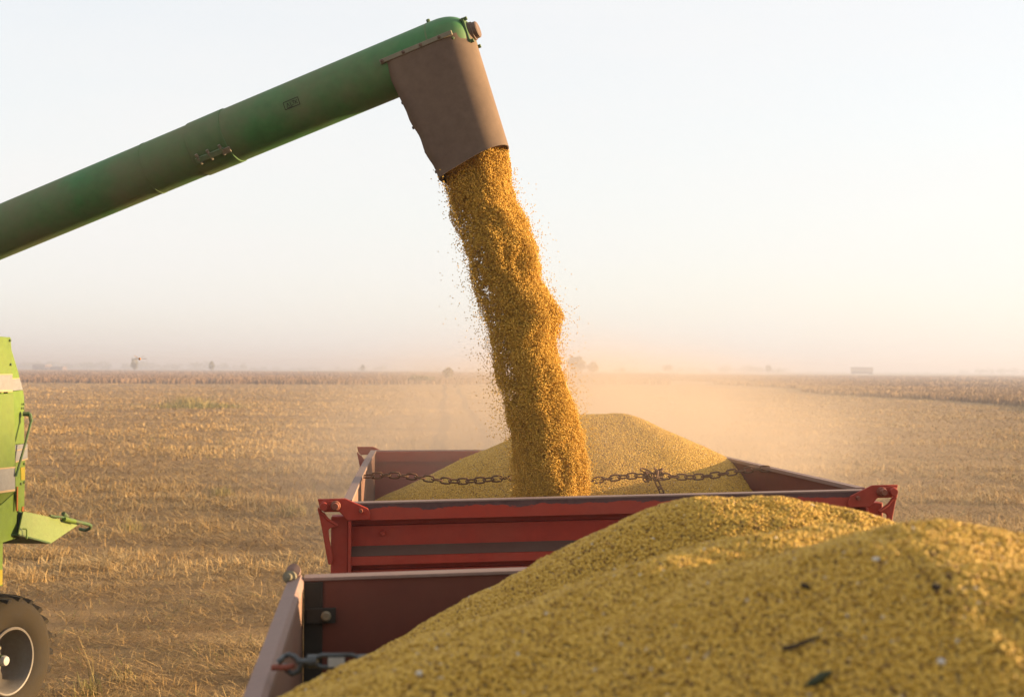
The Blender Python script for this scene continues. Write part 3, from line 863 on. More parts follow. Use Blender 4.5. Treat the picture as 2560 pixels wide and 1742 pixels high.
# bits lying in the heap
def bits():
    def lump(name, px, py, size, mat, label, cat, seed, flat=.6):
        p = on_heap(px, py); r = np.random.default_rng(seed)
        bm = bmesh.new(); bmesh.ops.create_icosphere(bm, subdivisions=2, radius=1)
        for v in bm.verts:
            k = 1 + .3 * math.sin(v.co.x * 3 + seed) * math.cos(v.co.y * 4 + seed) + r.normal(0, .05)
            v.co = Vector((v.co.x * size[0] * k, v.co.y * size[1] * k, v.co.z * size[2] * k))
        me = bpy.data.meshes.new(name); bm.to_mesh(me); bm.free(); me.shade_smooth(); me.materials.append(mat)
        o = bpy.data.objects.new(name, me); COL.objects.link(o); o.location = p + Vector((0, 0, size[2] * .4)); o.rotation_euler = (0, .3, seed)
        tag(o, label, cat)
    lump('husk', 2190, 1402, (.0055, .0045, .0045), M_husk, 'white split husk catching sun near the top of the near bean mound', 'husk', 3)
    lump('husk', 2352, 1657, (.0055, .0045, .0045), M_husk, 'whitish husk low on the right of the foreground beans', 'husk', 5)
    lump('husk', 1048, 1686, (.0055, .0045, .0045), M_husk, 'pale husk on the beans at the foot of the left slope', 'husk', 8)
    lump('soil_clod', 2340, 1468, (.008, .006, .004), M_clod, 'grey brown clod right of the sunlit white husk', 'soil clod', 11)
    lump('soil_clod', 2012, 1466, (.007, .005, .004), M_clod, 'small dark clod left of the sunlit white husk', 'soil clod', 12)
    def stick(name, pts, r, mat, label, cat):
        P = [on_heap(*p) + Vector((0, -.003, .006)) for p in pts]
        mb = MB(); mb.tube(P, r, 7); o = mb.build(name, mat, None, smooth=60, loc=P[0]); tag(o, label, cat)
    stick('twig', [(1955, 1630), (1975, 1628), (2010, 1615), (2050, 1600)], [.004, .0035, .003, .002], M_clod, 'dark bent twig lying across the foreground beans', 'twig')
    stick('pod', [(2012, 1725), (2030, 1716), (2055, 1700), (2078, 1688)], [.002, .005, .006, .002], M_pod, 'dark green bean pod at the bottom of the foreground beans', 'pod')
M_husk = paint('pale_husk', (0.55, 0.52, 0.47), dust=(0.45, 0.38, 0.28), rough=0.5, scale=40)
M_clod = paint('soil_clod', (0.035, 0.024, 0.015), dust=(0.09, 0.06, 0.035), rough=0.9, scale=60)
M_pod = paint('green_pod', (0.025, 0.032, 0.010), dust=(0.07, 0.06, 0.02), rough=0.6, scale=40)
bits()

# ------------------------------------------------------------------ combine harvester
cn = Vector((.995, -.0995, 0)).normalized()          # outward normal of its left side
cax = Vector((.0995, .995, 0)).normalized()          # towards its rear
C0 = Vector((-4.2, 9.88, 0))
comb = empty('combine_harvester', (C0.x, C0.y, 0), 'lime green combine harvester at the left edge, unloading through its dark green auger', 'combine')
def CP(px, py, o=0.0): return ray_plane(px, py, C0 + cn * o, cn)
def panel(name, pts, o, mat, thick=.03, parent=comb, bevel=.004, tilt=0):
    P = [CP(x, y, o + (tilt * (1345 - y) if tilt else 0)) for x, y in pts]
    return MB().prism(P, -cn * thick).build(name, mat, parent, bevel=bevel)
FXL = -560
core = panel('body', [(FXL, 790), (20, 858), (28, 872), (57, 985), (60, 1340), (36, 1345), (FXL, 1440)], -.035, M_lime, 1.4, bevel=.01)
up_ = panel('upper_side_panel', [(FXL, 800), (27, 843), (29, 870), (31, 935), (FXL, 938)], .05, M_limed, .07)
panel('stripe', [(FXL, 941), (31.5, 936.5), (32, 978), (FXL, 990)], .052, M_beige, .07, up_, .002)
panel('stripe_edge', [(FXL, 936), (31, 934.5), (31, 937), (FXL, 941.5)], .056, M_glinet, .02, up_, 0)
panel('stripe_edge', [(FXL, 981), (32, 974), (32, 979), (FXL, 992)], .056, M_glinet, .02, up_, 0)
rp = panel('rear_upper_panel', [(20, 858), (28.5, 872), (47, 934), (49, 945), (20, 948)], 0, M_lime, .03, bevel=.002)
panel('stripe', [(20, 948.5), (49.5, 945.5), (57.5, 974), (20, 978)], .002, M_beige, .03, rp, .001)
panel('stripe_edge', [(20, 947), (49, 944.2), (49.6, 946.4), (20, 949.4)], .006, M_glinet, .01, rp, 0)
panel('rear_side_panel', [(20, 979), (58, 975), (60.5, 992), (61, 1108), (20, 1112)], .0, M_lime, .03, bevel=.003)
sp_ = panel('middle_side_panel', [(FXL, 1001), (34, 983), (38.5, 1100), (38.5, 1167), (FXL, 1222)], .03, M_limed, .06)
panel('stripe', [(FXL, 1224), (38, 1168), (38, 1225), (FXL, 1310)], .032, M_beige, .06, sp_, .002)
panel('stripe_edge', [(FXL, 1221), (38.5, 1166), (38.5, 1169), (FXL, 1226)], .037, M_glinet, .02, sp_, 0)
panel('stripe_edge', [(FXL, 1306), (38, 1222), (38, 1227), (FXL, 1312)], .037, M_glinet, .02, sp_, 0)
MB().prism([CP(FXL, 1312, .03), CP(37, 1228, .03), CP(3, 1258, -.02), CP(FXL, 1345, -.02)], -cn * .03).build('panel_underside', M_limed, sp_)
rs_ = panel('rear_stripe_panel', [(38.5, 1112), (69, 1109), (69.5, 1147), (38.5, 1155)], .02, M_beige, .03, bevel=.002)
panel('stripe_edge', [(38.5, 1125), (70, 1119), (70, 1121), (38.5, 1127)], .023, M_glinet, .01, rs_, 0)
panel('stripe_edge', [(38.5, 1153), (70, 1145), (70, 1148), (38.5, 1156)], .023, M_glinet, .01, rs_, 0)
pp = panel('rear_lower_panel', [(38.5, 1156), (63, 1150), (62, 1212), (61, 1276), (46, 1276), (39, 1214)], .01, M_lime, .03, bevel=.003)
st = panel('warning_sticker', [(52, 1168), (62.8, 1167), (62.6, 1199), (53, 1200)], .014, M_yellow, .006, pp, 0)
panel('reflector', [(56, 1266), (60.5, 1265), (60.5, 1279), (54.5, 1277)], .016, M_orange, .008, pp, 0)
panel('reflector', [(43, 1216), (45.6, 1216), (45, 1277), (42, 1277)], .018, M_orange, .008, pp, 0)
panel('lower_side_panel', [(FXL, 1350), (3, 1262), (36, 1232), (40, 1213), (43.5, 1214), (41, 1345), (7, 1356), (FXL, 1460)], -.01, M_lime, .03, bevel=.003)
lw = panel('leg_panel', [(-120, 1380), (7.5, 1356), (6.5, 1464), (-120, 1470)], -.012, M_lime, .05, bevel=.003)
panel('warning_sticker', [(-6, 1424), (6.5, 1423), (6.2, 1460), (-6, 1464)], -.008, M_yellow, .006, lw, 0)
panel('chute_recess', [(46, 1278), (60, 1280), (58, 1345), (43, 1347)], -.03, M_gdark, .03, bevel=0)
for x, y in ((27, 851), (29, 911), (61, 1010), (60, 1020), (62, 1159), (62, 1205), (54, 1209)):
    c = CP(x - 2, y, .055 if y < 920 else .012)
    MB().lathe(c, cn, [(0, .011), (.006, .011), (.010, .006), (.010, .001)], 8).build('bolt', M_gdark, comb)
for k in range(6):
    pass
# lever on the rear panel
lv = MB(); A = CP(57, 1034, .02)
lv.tube([A, CP(74, 1035, .07)], .020, 12); lev = lv.build('lever', M_gdark, comb, smooth=40)
lv = MB(); lv.tube([CP(74, 1033, .075), CP(78.5, 1054, .09)], .016, 8); lv.tube([CP(78, 1052, .09), CP(64, 1105, .085), CP(40, 1190, .045)], .0105, 8)
lv.build('lever_rod', M_gdark, lev, smooth=40)
# straw chute at the rear
n2 = (cn + Vector((0, 0, .28))).normalized()
def SP(px, py, o=0.0): return ray_plane(px, py, CP(58, 1340, .06) + n2 * o, n2)
ch = MB().prism([SP(58.5, 1277), (SP(125, 1291)), SP(199, 1309), SP(126.5, 1358.5), SP(49, 1338), SP(47, 1333)], -n2 * .012).build('straw_chute', M_limey, comb, bevel=.002)
MB().prism([SP(49, 1338), SP(126.5, 1358.5), SP(126.5, 1358.5) - Vector((.55, 0, 0)), SP(49, 1338) - Vector((.5, 0, 0))], Vector((0, 0, .012))).build('chute_floor', M_gdark, ch)
MB().prism([SP(126.5, 1358.5, -.014), SP(199, 1309, -.014), SP(199, 1309) - Vector((.6, 0, 0)), SP(126.5, 1358.5) - Vector((.6, 0, 0))], Vector((0, .012, .004))).build('chute_deflector', M_gdark, ch)
MB().tube([SP(57, 1321, .02), SP(65, 1321.5, .035), SP(67, 1325, .035), SP(67, 1347, .03)], .007, 8).build('grab_handle', M_lime, ch, smooth=60)
tb_ = MB(); tb_.tube([SP(160, 1297, .03), SP(190, 1303, .035), SP(222, 1310, .04), SP(227, 1314, .04), SP(225, 1320, .02), SP(214, 1325, -.05), SP(200, 1322, -.12)], .016, 10)
tb_.build('hitch_bar', M_gdark, ch, smooth=60)
MB().tube([SP(160, 1297, .03), SP(186, 1303, .034)], .022, 12).build('bar_sleeve', M_lime, ch, smooth=40)
tb_ = MB(); tb_.tube([SP(125, 1288, .01), SP(140, 1291, .03), SP(163, 1293, .03)], .010, 8); tb_.tube([SP(158, 1283, .03), SP(168, 1291, .02)], .018, 8)
tb_.build('bar_clamp', M_gdark, ch, smooth=50)
rr_ = np.random.default_rng(3)
st_b = np.array([list(SP(x, 1279 + (x - 60) * .21, -.02 + rr_.uniform(-.1, .02))) for x in rr_.uniform(60, 150, 260)])
P = blades(st_b, rr_.uniform(0, 6.28, 260), rr_.uniform(.8, 1.5, 260), rr_.uniform(.03, .12, 260), rr_.uniform(.004, .007, 260))
so_ = quads_object('chaff', P, np.tile(rr_.uniform(.4, .9, 260), 2), M_straw); so_.parent = ch
so_.data.transform(Matrix.Translation(-Vector(comb.location)))
so_['kind'] = 'stuff'

# rear wheel, steered a little
wn = Vector((.955, -.297, 0)).normalized(); wc = ray(34, 1653, 9.95)
wr = (wc.z - .005)
R0 = wr
tp = [(-.40, .50), (-.40, .74), (-.36, .88), (-.28, .945), (-.16, .96), (-.06, .945), (-.010, .88), (.0, .80), (.002, .70), (-.012, .60), (-.035, .535), (-.05, .50)]
wheel = MB().lathe(wc, wn, [(a, r * R0) for a, r in tp], 64).build('wheel', M_rubber, comb, smooth=60)
lug = MB(); uu = wn.orthogonal().normalized(); ww = wn.cross(uu)
def cyl(a, r, t): return wc + wn * a + (uu * math.cos(t) + ww * math.sin(t)) * r * R0
for k in range(22):
    for side in (0, 1):
        t0 = 2 * math.pi * (k + .5 * side) / 22
        a0, a1 = ((-.0, -.23) if side == 0 else (-.40, -.17)); tw = .26
        def L(a, r, dt): return cyl(a, r, t0 + dt)
        dt0, dt1 = 0, tw; h = .055
        # shoulder part and crown part of one lug
        s_ = -.02 if side == 0 else .02
        lug.hexa([L(a0 + s_, .89, dt0), L(a0 + s_, .89, dt0 + h * 1.5), L((a0 + a1) / 2, .945, (dt0 + dt1) / 2 + h * 1.3), L((a0 + a1) / 2, .945, (dt0 + dt1) / 2),
                  L(a0 + s_ * .2, .955, dt0), L(a0 + s_ * .2, .955, dt0 + h * 1.3), L((a0 + a1) / 2, 1.0, (dt0 + dt1) / 2 + h), L((a0 + a1) / 2, 1.0, (dt0 + dt1) / 2)])
        lug.hexa([L((a0 + a1) / 2, .94, (dt0 + dt1) / 2), L((a0 + a1) / 2, .94, (dt0 + dt1) / 2 + h * 1.3), L(a1, .94, dt1 + h), L(a1, .94, dt1),
                  L((a0 + a1) / 2, 1.0, (dt0 + dt1) / 2), L((a0 + a1) / 2, 1.0, (dt0 + dt1) / 2 + h), L(a1, 1.0, dt1 + h * .8), L(a1, 1.0, dt1)])
lug.build('tread', M_lug, wheel)
MB().lathe(wc, wn, [(-.055, .505 * R0), (-.022, .515 * R0), (-.012, .500 * R0), (-.016, .478 * R0), (-.05, .455 * R0), (-.12, .43 * R0), (-.19, .40 * R0), (-.225, .33 * R0), (-.235, .20 * R0), (-.22, .14 * R0), (-.20, .02 * R0)], 48).build('rim', M_rim, wheel, smooth=35)
MB().lathe(wc - wn * .22, wn, [(0, .15 * R0), (.04, .14 * R0), (.05, .09 * R0), (.12, .08 * R0), (.13, .05 * R0), (.13, .005)], 20).build('hub', M_gdark, wheel, smooth=40)
hb = MB()
for k in range(8):
    c = wc - wn * .222 + (uu * math.cos(k * .785) + ww * math.sin(k * .785)) * .21 * R0
    hb.lathe(c, wn, [(0, .016), (.03, .016), (.034, .012), (.034, .001)], 8)
hb.build('wheel_nuts', M_strip, wheel, smooth=30)
MB().lathe(wc - wn * .10, wn, [(-.03, .04), (.02, .04), (.035, .034), (.04, .02), (.04, .001)], 14).build('hub_cap', M_white, wheel, smooth=40)
for sx in (1,):
    # other rear wheel and front wheels stand out of sight; the front one keeps the machine on the ground
    fc = C0 + cn * .0 - cax * 3.0 + Vector((0, 0, .8))
    fwh = MB().lathe(fc, cn, [(-.5, .4), (-.5, .72), (-.42, .79), (-.1, .79), (0, .70), (-.02, .45), (-.05, .4)], 40).build('wheel', M_rubber, comb, smooth=50)
    MB().lathe(fc, cn, [(-.06, .41), (-.02, .41), (-.1, .35), (-.2, .1), (-.2, .01)], 32).build('rim', M_rim, fwh, smooth=40)
ax_ = MB(); ax_.tube([wc - wn * .2, wc - wn * 1.6], .09, 10); ax_.box(lambda x, y, z: wc + cn * x + cax * y + Vector((0, 0, z)), -1.5, -.55, -.2, .2, -.02, .55); ax_.build('rear_axle', M_gdark, comb)

# unloading auger
T1 = ray(1083, 131, 6.70); T0 = ray(0, 580.5, 7.43)
td = (T1 - T0).normalized()
Tb = T0 - td * 1.9
TR = .150
tw_ = Vector((0, 0, 1)).cross(td).normalized()       # horizontal, away from the camera
if tw_.y < 0: tw_ = -tw_
tn = td.cross(tw_); tn = tn if tn.z > 0 else -tn     # up, square to the tube
def at_tube(px):
    best = min((abs(1280 + FPX * (T0 + td * s - CAMP).dot(cr) / (T0 + td * s - CAMP).dot(cf) - px), s) for s in np.linspace(-.5, 3.2, 1500))
    return best[1]
def tring(s, r, n=48): return [T0 + td * s + (tw_ * math.cos(2 * math.pi * k / n) + tn * math.sin(2 * math.pi * k / n)) * r for k in range(n)]
T1 = T1 + td * .075
s_end = (T1 - T0).length
sA, sB, sC = at_tube(385), at_tube(500), at_tube(585)
mb = MB(); mb.loft([tring(s, r) for s, r in ((-1.9, TR * .985), (sA - .006, TR * .985), (sA - .006, TR * 1.0), (sA + .006, TR * 1.0), (sA + .006, TR * .99), (sB, TR * .99))])
tube = mb.build('unloading_auger', M_tube, comb, smooth=40)
mb = MB(); mb.loft([tring(s, r) for s, r in ((sB - .004, TR * .992), (sB, TR * 1.022), (sC - .002, TR * 1.03), (sC + .002, TR * 1.005))], caps=False)
col_ = mb.build('clamp_collar', M_tubeold, tube, smooth=40)
# outer tube with its rounded end
NR_ = 12
rings = [tring(s, TR) for s in np.linspace(sC, s_end - .02, 8)]
for k in range(1, NR_ + 1):
    a = k / NR_ * math.pi / 2
    rings.append(tring(s_end - .01 + .150 * math.sin(a), TR * (1 - .55 * (1 - math.cos(a)))))
mb = MB(); mb.loft(rings); mb.build('outer_tube', M_tube, tube, smooth=50)
sx = at_tube(1100)
mb = MB(); mb.loft([tring(s, r) for s, r in ((s_end - .055, TR * 1.001), (s_end - .053, TR * 1.006), (s_end - .047, TR * 1.006), (s_end - .045, TR * 1.001))], caps=False); mb.build('weld_seam', M_tubeold, tube)
MB().tube([T0 + td * (s_end - .05) + tn * TR * .98, T0 + td * (s_end - .05) + tn * (TR + .025)], .010, 8).build('lug_bolt', M_gdark, tube)
# clamp bar under the collar
def ang(s, deg, r):           # around the tube: 0 towards the camera, 90 down
    return T0 + td * s - tw_ * math.cos(math.radians(deg)) * r - tn * math.sin(math.radians(deg)) * r
mb = MB()
for a_, b_ in ((sB + .02, sC - .02),):
    mb.hexa([ang(a_, 33, TR * 1.03), ang(b_, 33, TR * 1.03), ang(b_, 41, TR * 1.03), ang(a_, 41, TR * 1.03), ang(a_, 33, TR * 1.13), ang(b_, 33, TR * 1.15), ang(b_, 43, TR * 1.15), ang(a_, 43, TR * 1.15)])
cb = mb.build('clamp_bar', M_bar, tube, bevel=.003)
for t in (.12, .5, .92):
    s = sB + .02 + (sC - sB - .04) * t
    MB().tube([ang(s, 26, TR * 1.12), ang(s, 48, TR * 1.10)], .0085, 8).build('clamp_bolt', M_strip, tube)
MB().hexa([ang(sC - .03, 36, TR * 1.05), ang(sC + .012, 36, TR * 1.05), ang(sC + .012, 46, TR * 1.05), ang(sC - .03, 46, TR * 1.05), ang(sC - .03, 36, TR * 1.16), ang(sC + .012, 36, TR * 1.16), ang(sC + .012, 46, TR * 1.16), ang(sC - .03, 46, TR * 1.16)]).build('clamp_tab', M_strip, tube)
# stencilled plate mark: a framed box holding a crossed corkscrew sign
s0 = at_tube(757); mk = MB()
def MK(u, v): return ang(s0 + u, 6 - math.degrees(v / TR), TR * 1.004)
def bar(p, q, w=.0016):
    n = 6; rr2 = []
    dx, dy = q[0] - p[0], q[1] - p[1]; l_ = math.hypot(dx, dy); nx_, ny_ = -dy / l_ * w, dx / l_ * w
    for k in range(n + 1):
        t = k / n; x, y = p[0] + dx * t, p[1] + dy * t
        a, b = MK(x + nx_, y + ny_), MK(x - nx_, y - ny_); o_ = -tw_ * .0012
        rr2.append([a, b, b + o_, a + o_])
    mk.loft(rr2)
fw_, fh_ = .044, .020
for p, q in (((-fw_, -fh_), (fw_, -fh_)), ((fw_, -fh_), (fw_, fh_)), ((fw_, fh_), (-fw_, fh_)), ((-fw_, fh_), (-fw_, -fh_))): bar(p, q)
for p, q in (((-.030, -.012), (-.022, .010)), ((-.022, .010), (-.014, -.012)), ((-.006, .010), (-.006, -.010)), ((-.006, -.010), (.008, -.010)), ((.004, .010), (.020, .010)), ((.012, .010), (.012, -.004)), ((.018, -.008), (.034, .010)), ((.018, .008), (.034, -.010)), ((-.032, -.016), (.0, -.016))): bar(p, q, .0013)
mk.build('stencil_mark', M_black, tube)
# spout: stadium section square to the tube, tapering downwards
def spout_ring(v, u0, u1, d, off=0.0, n=14, slope=0.0, rl=None):
    rl = rl or d * .45
    pts = []
    for k in range(n + 1):      # rounded right end, front to back
        t = -math.pi / 2 + math.pi * k / n
        pts.append((u1 - d + (d + off) * math.cos(t), (d + off) * math.sin(t)))
    for k in range(n + 1):      # tighter left end
        t = math.pi / 2 + math.pi * k / n
        cx = u0 + rl; sg = math.sin(t)
        pts.append((cx + (rl + off) * math.cos(t), (d - rl) * (1 if sg > 0 else -1) * min(1, abs(sg) * 3) + (rl + off) * sg))
    return [T1 + td * u + tw_ * w - tn * (v + slope * (u - u1)) for u, w in pts]
def sp_prof(v):                # extents along the tube at v metres below its axis
    t = v / .60
    return -.326 + (.326 - .228) * t + .005 * math.sin(t * 22) * (t > .45), .160 - .005 * t, .160 - .01 * t
rings = []
for v in np.linspace(-.005, .612, 30):
    u0, u1, d = sp_prof(v); rings.append(spout_ring(v, u0, u1, d, slope=-.17 * max(v, 0) / .6))
inner = []
for v in np.linspace(.612, .02, 6):
    u0, u1, d = sp_prof(v); inner.append(spout_ring(v, u0 + .006, u1 - .006, d - .006, slope=-.17 * v / .6))
mb = MB(); mb.loft(rings + inner, True, False)
spout = mb.build('spout', M_spout, tube, smooth=50)
# bolted strip along the top edge of the spout
mb = MB()
for k in range(1):
    a_, b_ = -.322, .09
    F = -tw_ * .166
    mb.hexa([T1 + td * a_ + F - tn * .010, T1 + td * b_ + F - tn * .010, T1 + td * b_ - tw_ * .150 - tn * .010, T1 + td * a_ - tw_ * .150 - tn * .010,
             T1 + td * a_ + F + tn * .014, T1 + td * b_ + F + tn * .014, T1 + td * b_ - tw_ * .150 + tn * .014, T1 + td * a_ - tw_ * .150 + tn * .014])
mb.build('bolt_strip', M_strip, tube, bevel=.002)
for u in (-.308, -.185, -.085, .02):
    MB().lathe(T1 + td * u - tw_ * .165 + tn * .002, -tw_, [(0, .009), (.006, .009), (.010, .006), (.010, .001)], 10).build('strip_bolt', M_motor, tube)
for v in (.17, .30, .43, .535):
    u0, u1, d = sp_prof(v)
    MB().tube([T1 + td * (u0 + .02) - tn * (v * 1.13), T1 + td * (u0 - .024) - tn * (v * 1.13)], .0085, 7).build('edge_bolt', M_motor, tube)
# bearing housing at the tip
tip = T1 + td * .116 + tn * -.0
def TT(a, b, c): return T1 + td * a + tw_ * b + tn * c
fl = MB(); fl.box(TT, .136, .150, -.075, .075, -.052, .085); fo = fl.build('end_flange', M_gdark, tube, bevel=.004)
fl = MB(); fl.lathe(TT(.150, 0, .022), td, [(0, .052), (.018, .050), (.020, .045), (.040, .044), (.045, .038), (.045, .001)], 20); fl.build('bearing_housing', M_motor, tube, smooth=40)
for b_, c_ in ((-.06, .078), (-.06, -.045), (.06, .078), (.06, -.045)):
    MB().tube([TT(.126, b_, c_), TT(.166, b_, c_)], .010, 8).build('flange_bolt', M_gdark, tube)
MB().lathe(TT(.075, -.128, -.02), -tw_ + td * .8, [(0, .009), (.012, .009), (.016, .005), (.016, .001)], 8).build('plug', M_gdark, tube)
# turret on the machine's flank where the auger swings (out of the picture)
mb = MB(); mb.tube([Tb - td * .02, Tb - td * .3 + Vector((0, 0, -.1)), Tb - td * .5 + Vector((-.1, 0, -.5)), Tb - td * .55 + Vector((-.15, 0, -1.2))], .19, 20)
mb.build('auger_elbow', M_gdark, comb, smooth=50)

# ------------------------------------------------------------------ plants near and far
def leafy(n, cen, rad, size, seed, lo=0.0, hi=1.0, flat=1.0):
    r = np.random.default_rng(seed)
    d = r.normal(0, 1, (n, 3)); d /= np.linalg.norm(d, axis=1)[:, None]
    rr = r.uniform(.35, 1, n) ** .6
    lob = .45 + 1.05 * fbm(d * 2.3 + seed, 3, seed)
    p = np.array(cen) + d * (rr * lob)[:, None] * np.array(rad)
    a = r.normal(0, 1, (n, 3)); a /= np.linalg.norm(a, axis=1)[:, None]
    b = np.cross(a, r.normal(0, 1, (n, 3))); b /= np.linalg.norm(b, axis=1)[:, None]
    s = (size * r.uniform(.6, 1.4, n))[:, None]
    P = np.stack([p - a * s - b * s, p + a * s - b * s, p + a * s + b * s, p - a * s + b * s], 1)
    sh = np.clip(lo + (hi - lo) * (fbm(d * 2.5 + 7, 2, seed + 2) * .7 + r.uniform(0, .3, n)), 0, 1)
    return P, sh
def far_tree(name, label, cat, px, base_py, top_py, halfw, Y, seed, lo=.2, hi=1, n=420, trunk=True, group=None, lift=.25):
    b = ray(px, base_py, Y); b.z = 0
    t = ray(px, top_py, Y).z; hw = halfw / FPX * Y
    root = empty(name, b, label, cat, group)
    z0 = t * lift
    P, sh = leafy(n, (b.x, b.y, (t + z0) / 2), (hw, hw, (t - z0) / 2), hw * .07 + .10, seed, lo, hi)
    o = quads_object('crown', P, sh, M_leaf); o.parent = root; o.data.transform(Matrix.Translation(-b))
    if trunk:
        mb = MB(); mb.tube([b, b + Vector((.1, 0, t * .35)), b + Vector((.05, 0, t * .7))], [t * .035, t * .025, t * .01], 7)
        for k in range(4):
            a = k * 1.6 + seed
            mb.tube([b + Vector((.05, 0, t * (.3 + .08 * k))), b + Vector((math.cos(a) * hw * .6, math.sin(a) * hw * .6, t * (.5 + .1 * k)))], [t * .015, t * .005], 5)
        mb.build('trunk', M_bark, root)
far_tree('tree', 'small pale tree standing alone behind the flying dragonfly', 'tree', 336, 920, 893, 9, 620, 1, .5, 1)
far_tree('tree', 'small round tree on the far edge of the left crop', 'tree', 529, 922, 902, 7, 640, 2, .45, 1)
far_tree('tree', 'tiny lone tree just left of the stream on the horizon', 'tree', 907, 922, 911, 5, 800, 3)
far_tree('bush', 'broad brownish bush on the horizon right of the stream', 'bush', 1441, 932, 892, 24, 520, 4, .75, 1, 900)
far_tree('bush', 'low bush beside the broad bush right of the stream', 'bush', 1482, 934, 904, 14, 520, 5, .7, 1, 520)
far_tree('bush', 'green shrub at the crop edge left of the stream', 'bush', 1121, 962, 921, 12, 300, 6, .8, 1, 700, lift=.05)
far_tree('bush', 'flat dark weed clump in the crop edge', 'bush', 1050, 962, 941, 34, 235, 7, .35, .8, 500, False, lift=0)
far_tree('tree', 'dim tree with a dust trail on the right horizon', 'tree', 1921, 932, 913, 8, 1000, 8, .5, .9)
far_tree('tree', 'grey small tree above the right heap slope on the horizon', 'tree', 1668, 930, 912, 13, 1000, 9, .5, .9)
far_tree('bush', 'low round bush on the horizon between stream and far trailer', 'bush', 1555, 931, 920, 11, 900, 10, .5, .9)
def treeline(name, label, segs, seed, Y):
    r = np.random.default_rng(seed); Ps = []; Ss = []
    for x0, x1, top, dens in segs:
        n = int((x1 - x0) / 9 * dens)
        for k in range(n):
            px = r.uniform(x0, x1); Yk = Y * r.uniform(.9, 1.15); b = ray(px, 921, Yk)
            h = max(2, (921 - top) / FPX * Yk * r.uniform(.55, 1.1)); w = h * r.uniform(.5, 1.2)
            P, sh = leafy(60, (b.x, b.y, h * .5), (w, w, h * .5), h * .09, int(r.integers(1e6)), .1, .9)
            Ps.append(P); Ss.append(sh)
    o = quads_object(name, np.concatenate(Ps), np.concatenate(Ss), M_leaf)
    tag(o, label, 'treeline', kind='stuff')
treeline('treeline', 'hazy line of far trees along the left horizon', [(-150, 120, 900, 1.2), (120, 330, 903, 1.2), (330, 620, 902, 1), (620, 900, 911, .8), (900, 1250, 909, .8)], 5, 1500)
treeline('treeline', 'hazy line of far trees along the right horizon', [(1380, 1560, 914, .8), (1560, 1700, 911, .8), (1700, 1790, 910, 1), (1790, 1905, 903, 1.5), (1905, 1970, 907, 1), (2000, 2400, 921, .5), (2400, 2700, 906, 1.0)], 6, 1500)

def shed(name, label, cat, x0, x1, ytop, ybase, Y, depth, mat, rmat):
    a = ray(x0, ybase, Y); b = ray(x1, ybase, Y); z = ray((x0 + x1) / 2, ytop, Y).z
    root = empty(name, ((a.x + b.x) / 2, Y, 0), label, cat)
    T = lambda x, y, zz: Vector((x, y, zz))
    mb = MB(); mb.box(T, a.x, b.x, Y, Y + depth, 0, z * .80); mb.build('wall', mat, root)
    mb = MB(); w = b.x - a.x
    mb.prism([T(a.x - .3, Y - .4, z * .80), T(a.x - .3, Y + depth / 2, z), T(a.x - .3, Y + depth + .4, z * .80)], (w + .6, 0, 0)); mb.build('roof', rmat, root)
    for k in range(2):
        x = a.x + w * (.28 + .4 * k)
        mb = MB(); mb.box(T, x, x + w * .14, Y - .06, Y + .04, 0, z * .5); mb.build('door', M_black, root)
    return root
shed('shed', 'taller brown shed on the left horizon beside the combine', 'shed', 81, 112, 909, 921, 900, 14, M_shed, M_roof)
shed('shed', 'long low brown shed right of the taller one', 'shed', 124, 156, 915, 921, 900, 9, M_shed, M_roof)
# far trailer on the right horizon
def far_trailer():
    Y = 900; a = ray(2129, 940, Y); b = ray(2183, 940, Y); zt = ray(2155, 919, Y).z; zb = ray(2155, 929, Y).z
    root = empty('grain_trailer', ((a.x + b.x) / 2, Y, 0), 'pale far trailer standing on the right horizon', 'trailer')
    T = lambda x, y, z: Vector((x, y, z))
    mb = MB(); mb.box(T, a.x, b.x, Y, Y + 2.5, zb, zt); mb.build('body', M_fart, root, bevel=.05)
    mb = MB(); mb.box(T, a.x - .15, b.x + .15, Y - .12, Y + 2.62, zt, zt + .25); mb.build('rail', M_roof, root)
    for x in (a.x + 1.2, b.x - 2.4, b.x - 1.0):
        mb = MB(); mb.lathe((x, Y + .2, .65), (0, 1, 0), [(-.2, .1), (-.2, .6), (0, .65), (.2, .6), (.2, .1)], 16); mb.build('wheel', M_rubber, root)
    mb = MB(); mb.box(T, a.x + .3, b.x - .3, Y + .5, Y + 2, .8, zb); mb.build('chassis', M_chassis, root)
M_fart = paint('pale_trailer_side', (0.45, 0.34, 0.22), rough=0.7, scale=.3)
far_trailer()

def tuft(name, label, px, py, n, h, spread, seed, lo, hi, mat):
    b = ray(px, py, 10); g = ray_plane(px, py, Vector((0, 0, 0)), Vector((0, 0, 1)))
    r = np.random.default_rng(seed)
    base = np.stack([g.x + r.normal(0, spread, n), g.y + r.normal(0, spread, n), np.zeros(n)], 1)
    P = blades(base, r.uniform(0, 6.28, n), np.abs(r.normal(0, .42, n)), h * r.uniform(.4, 1.1, n), r.uniform(.004, .009, n) * max(1, g.y / 20), .7)
    sh = np.clip(lo + (hi - lo) * r.uniform(0, 1, n), 0, 1)
    o = quads_object(name, P, np.tile(sh, 2), mat)
    o.data.transform(Matrix.Translation(-g)); o.location = g
    tag(o, label, 'plant')
tuft('grass_tuft', 'green grass tuft on the stubble right of the rear wheel', 228, 1738, 70, .20, .05, 1, .0, .45, M_weed)
tuft('grass_tuft', 'dry brown grass tuft nearer the foreground trailer than the green one', 305, 1700, 60, .17, .06, 2, .55, 1, M_weed)
tuft('dry_plant', 'tall thin dry stalks standing above the green tuft', 232, 1722, 6, .50, .03, 3, .7, 1, M_weed)
tuft('grass_tuft', 'yellowish grass tuft beside the latch of the filled trailer', 735, 1290, 170, .30, .16, 4, .45, 1, M_weed)
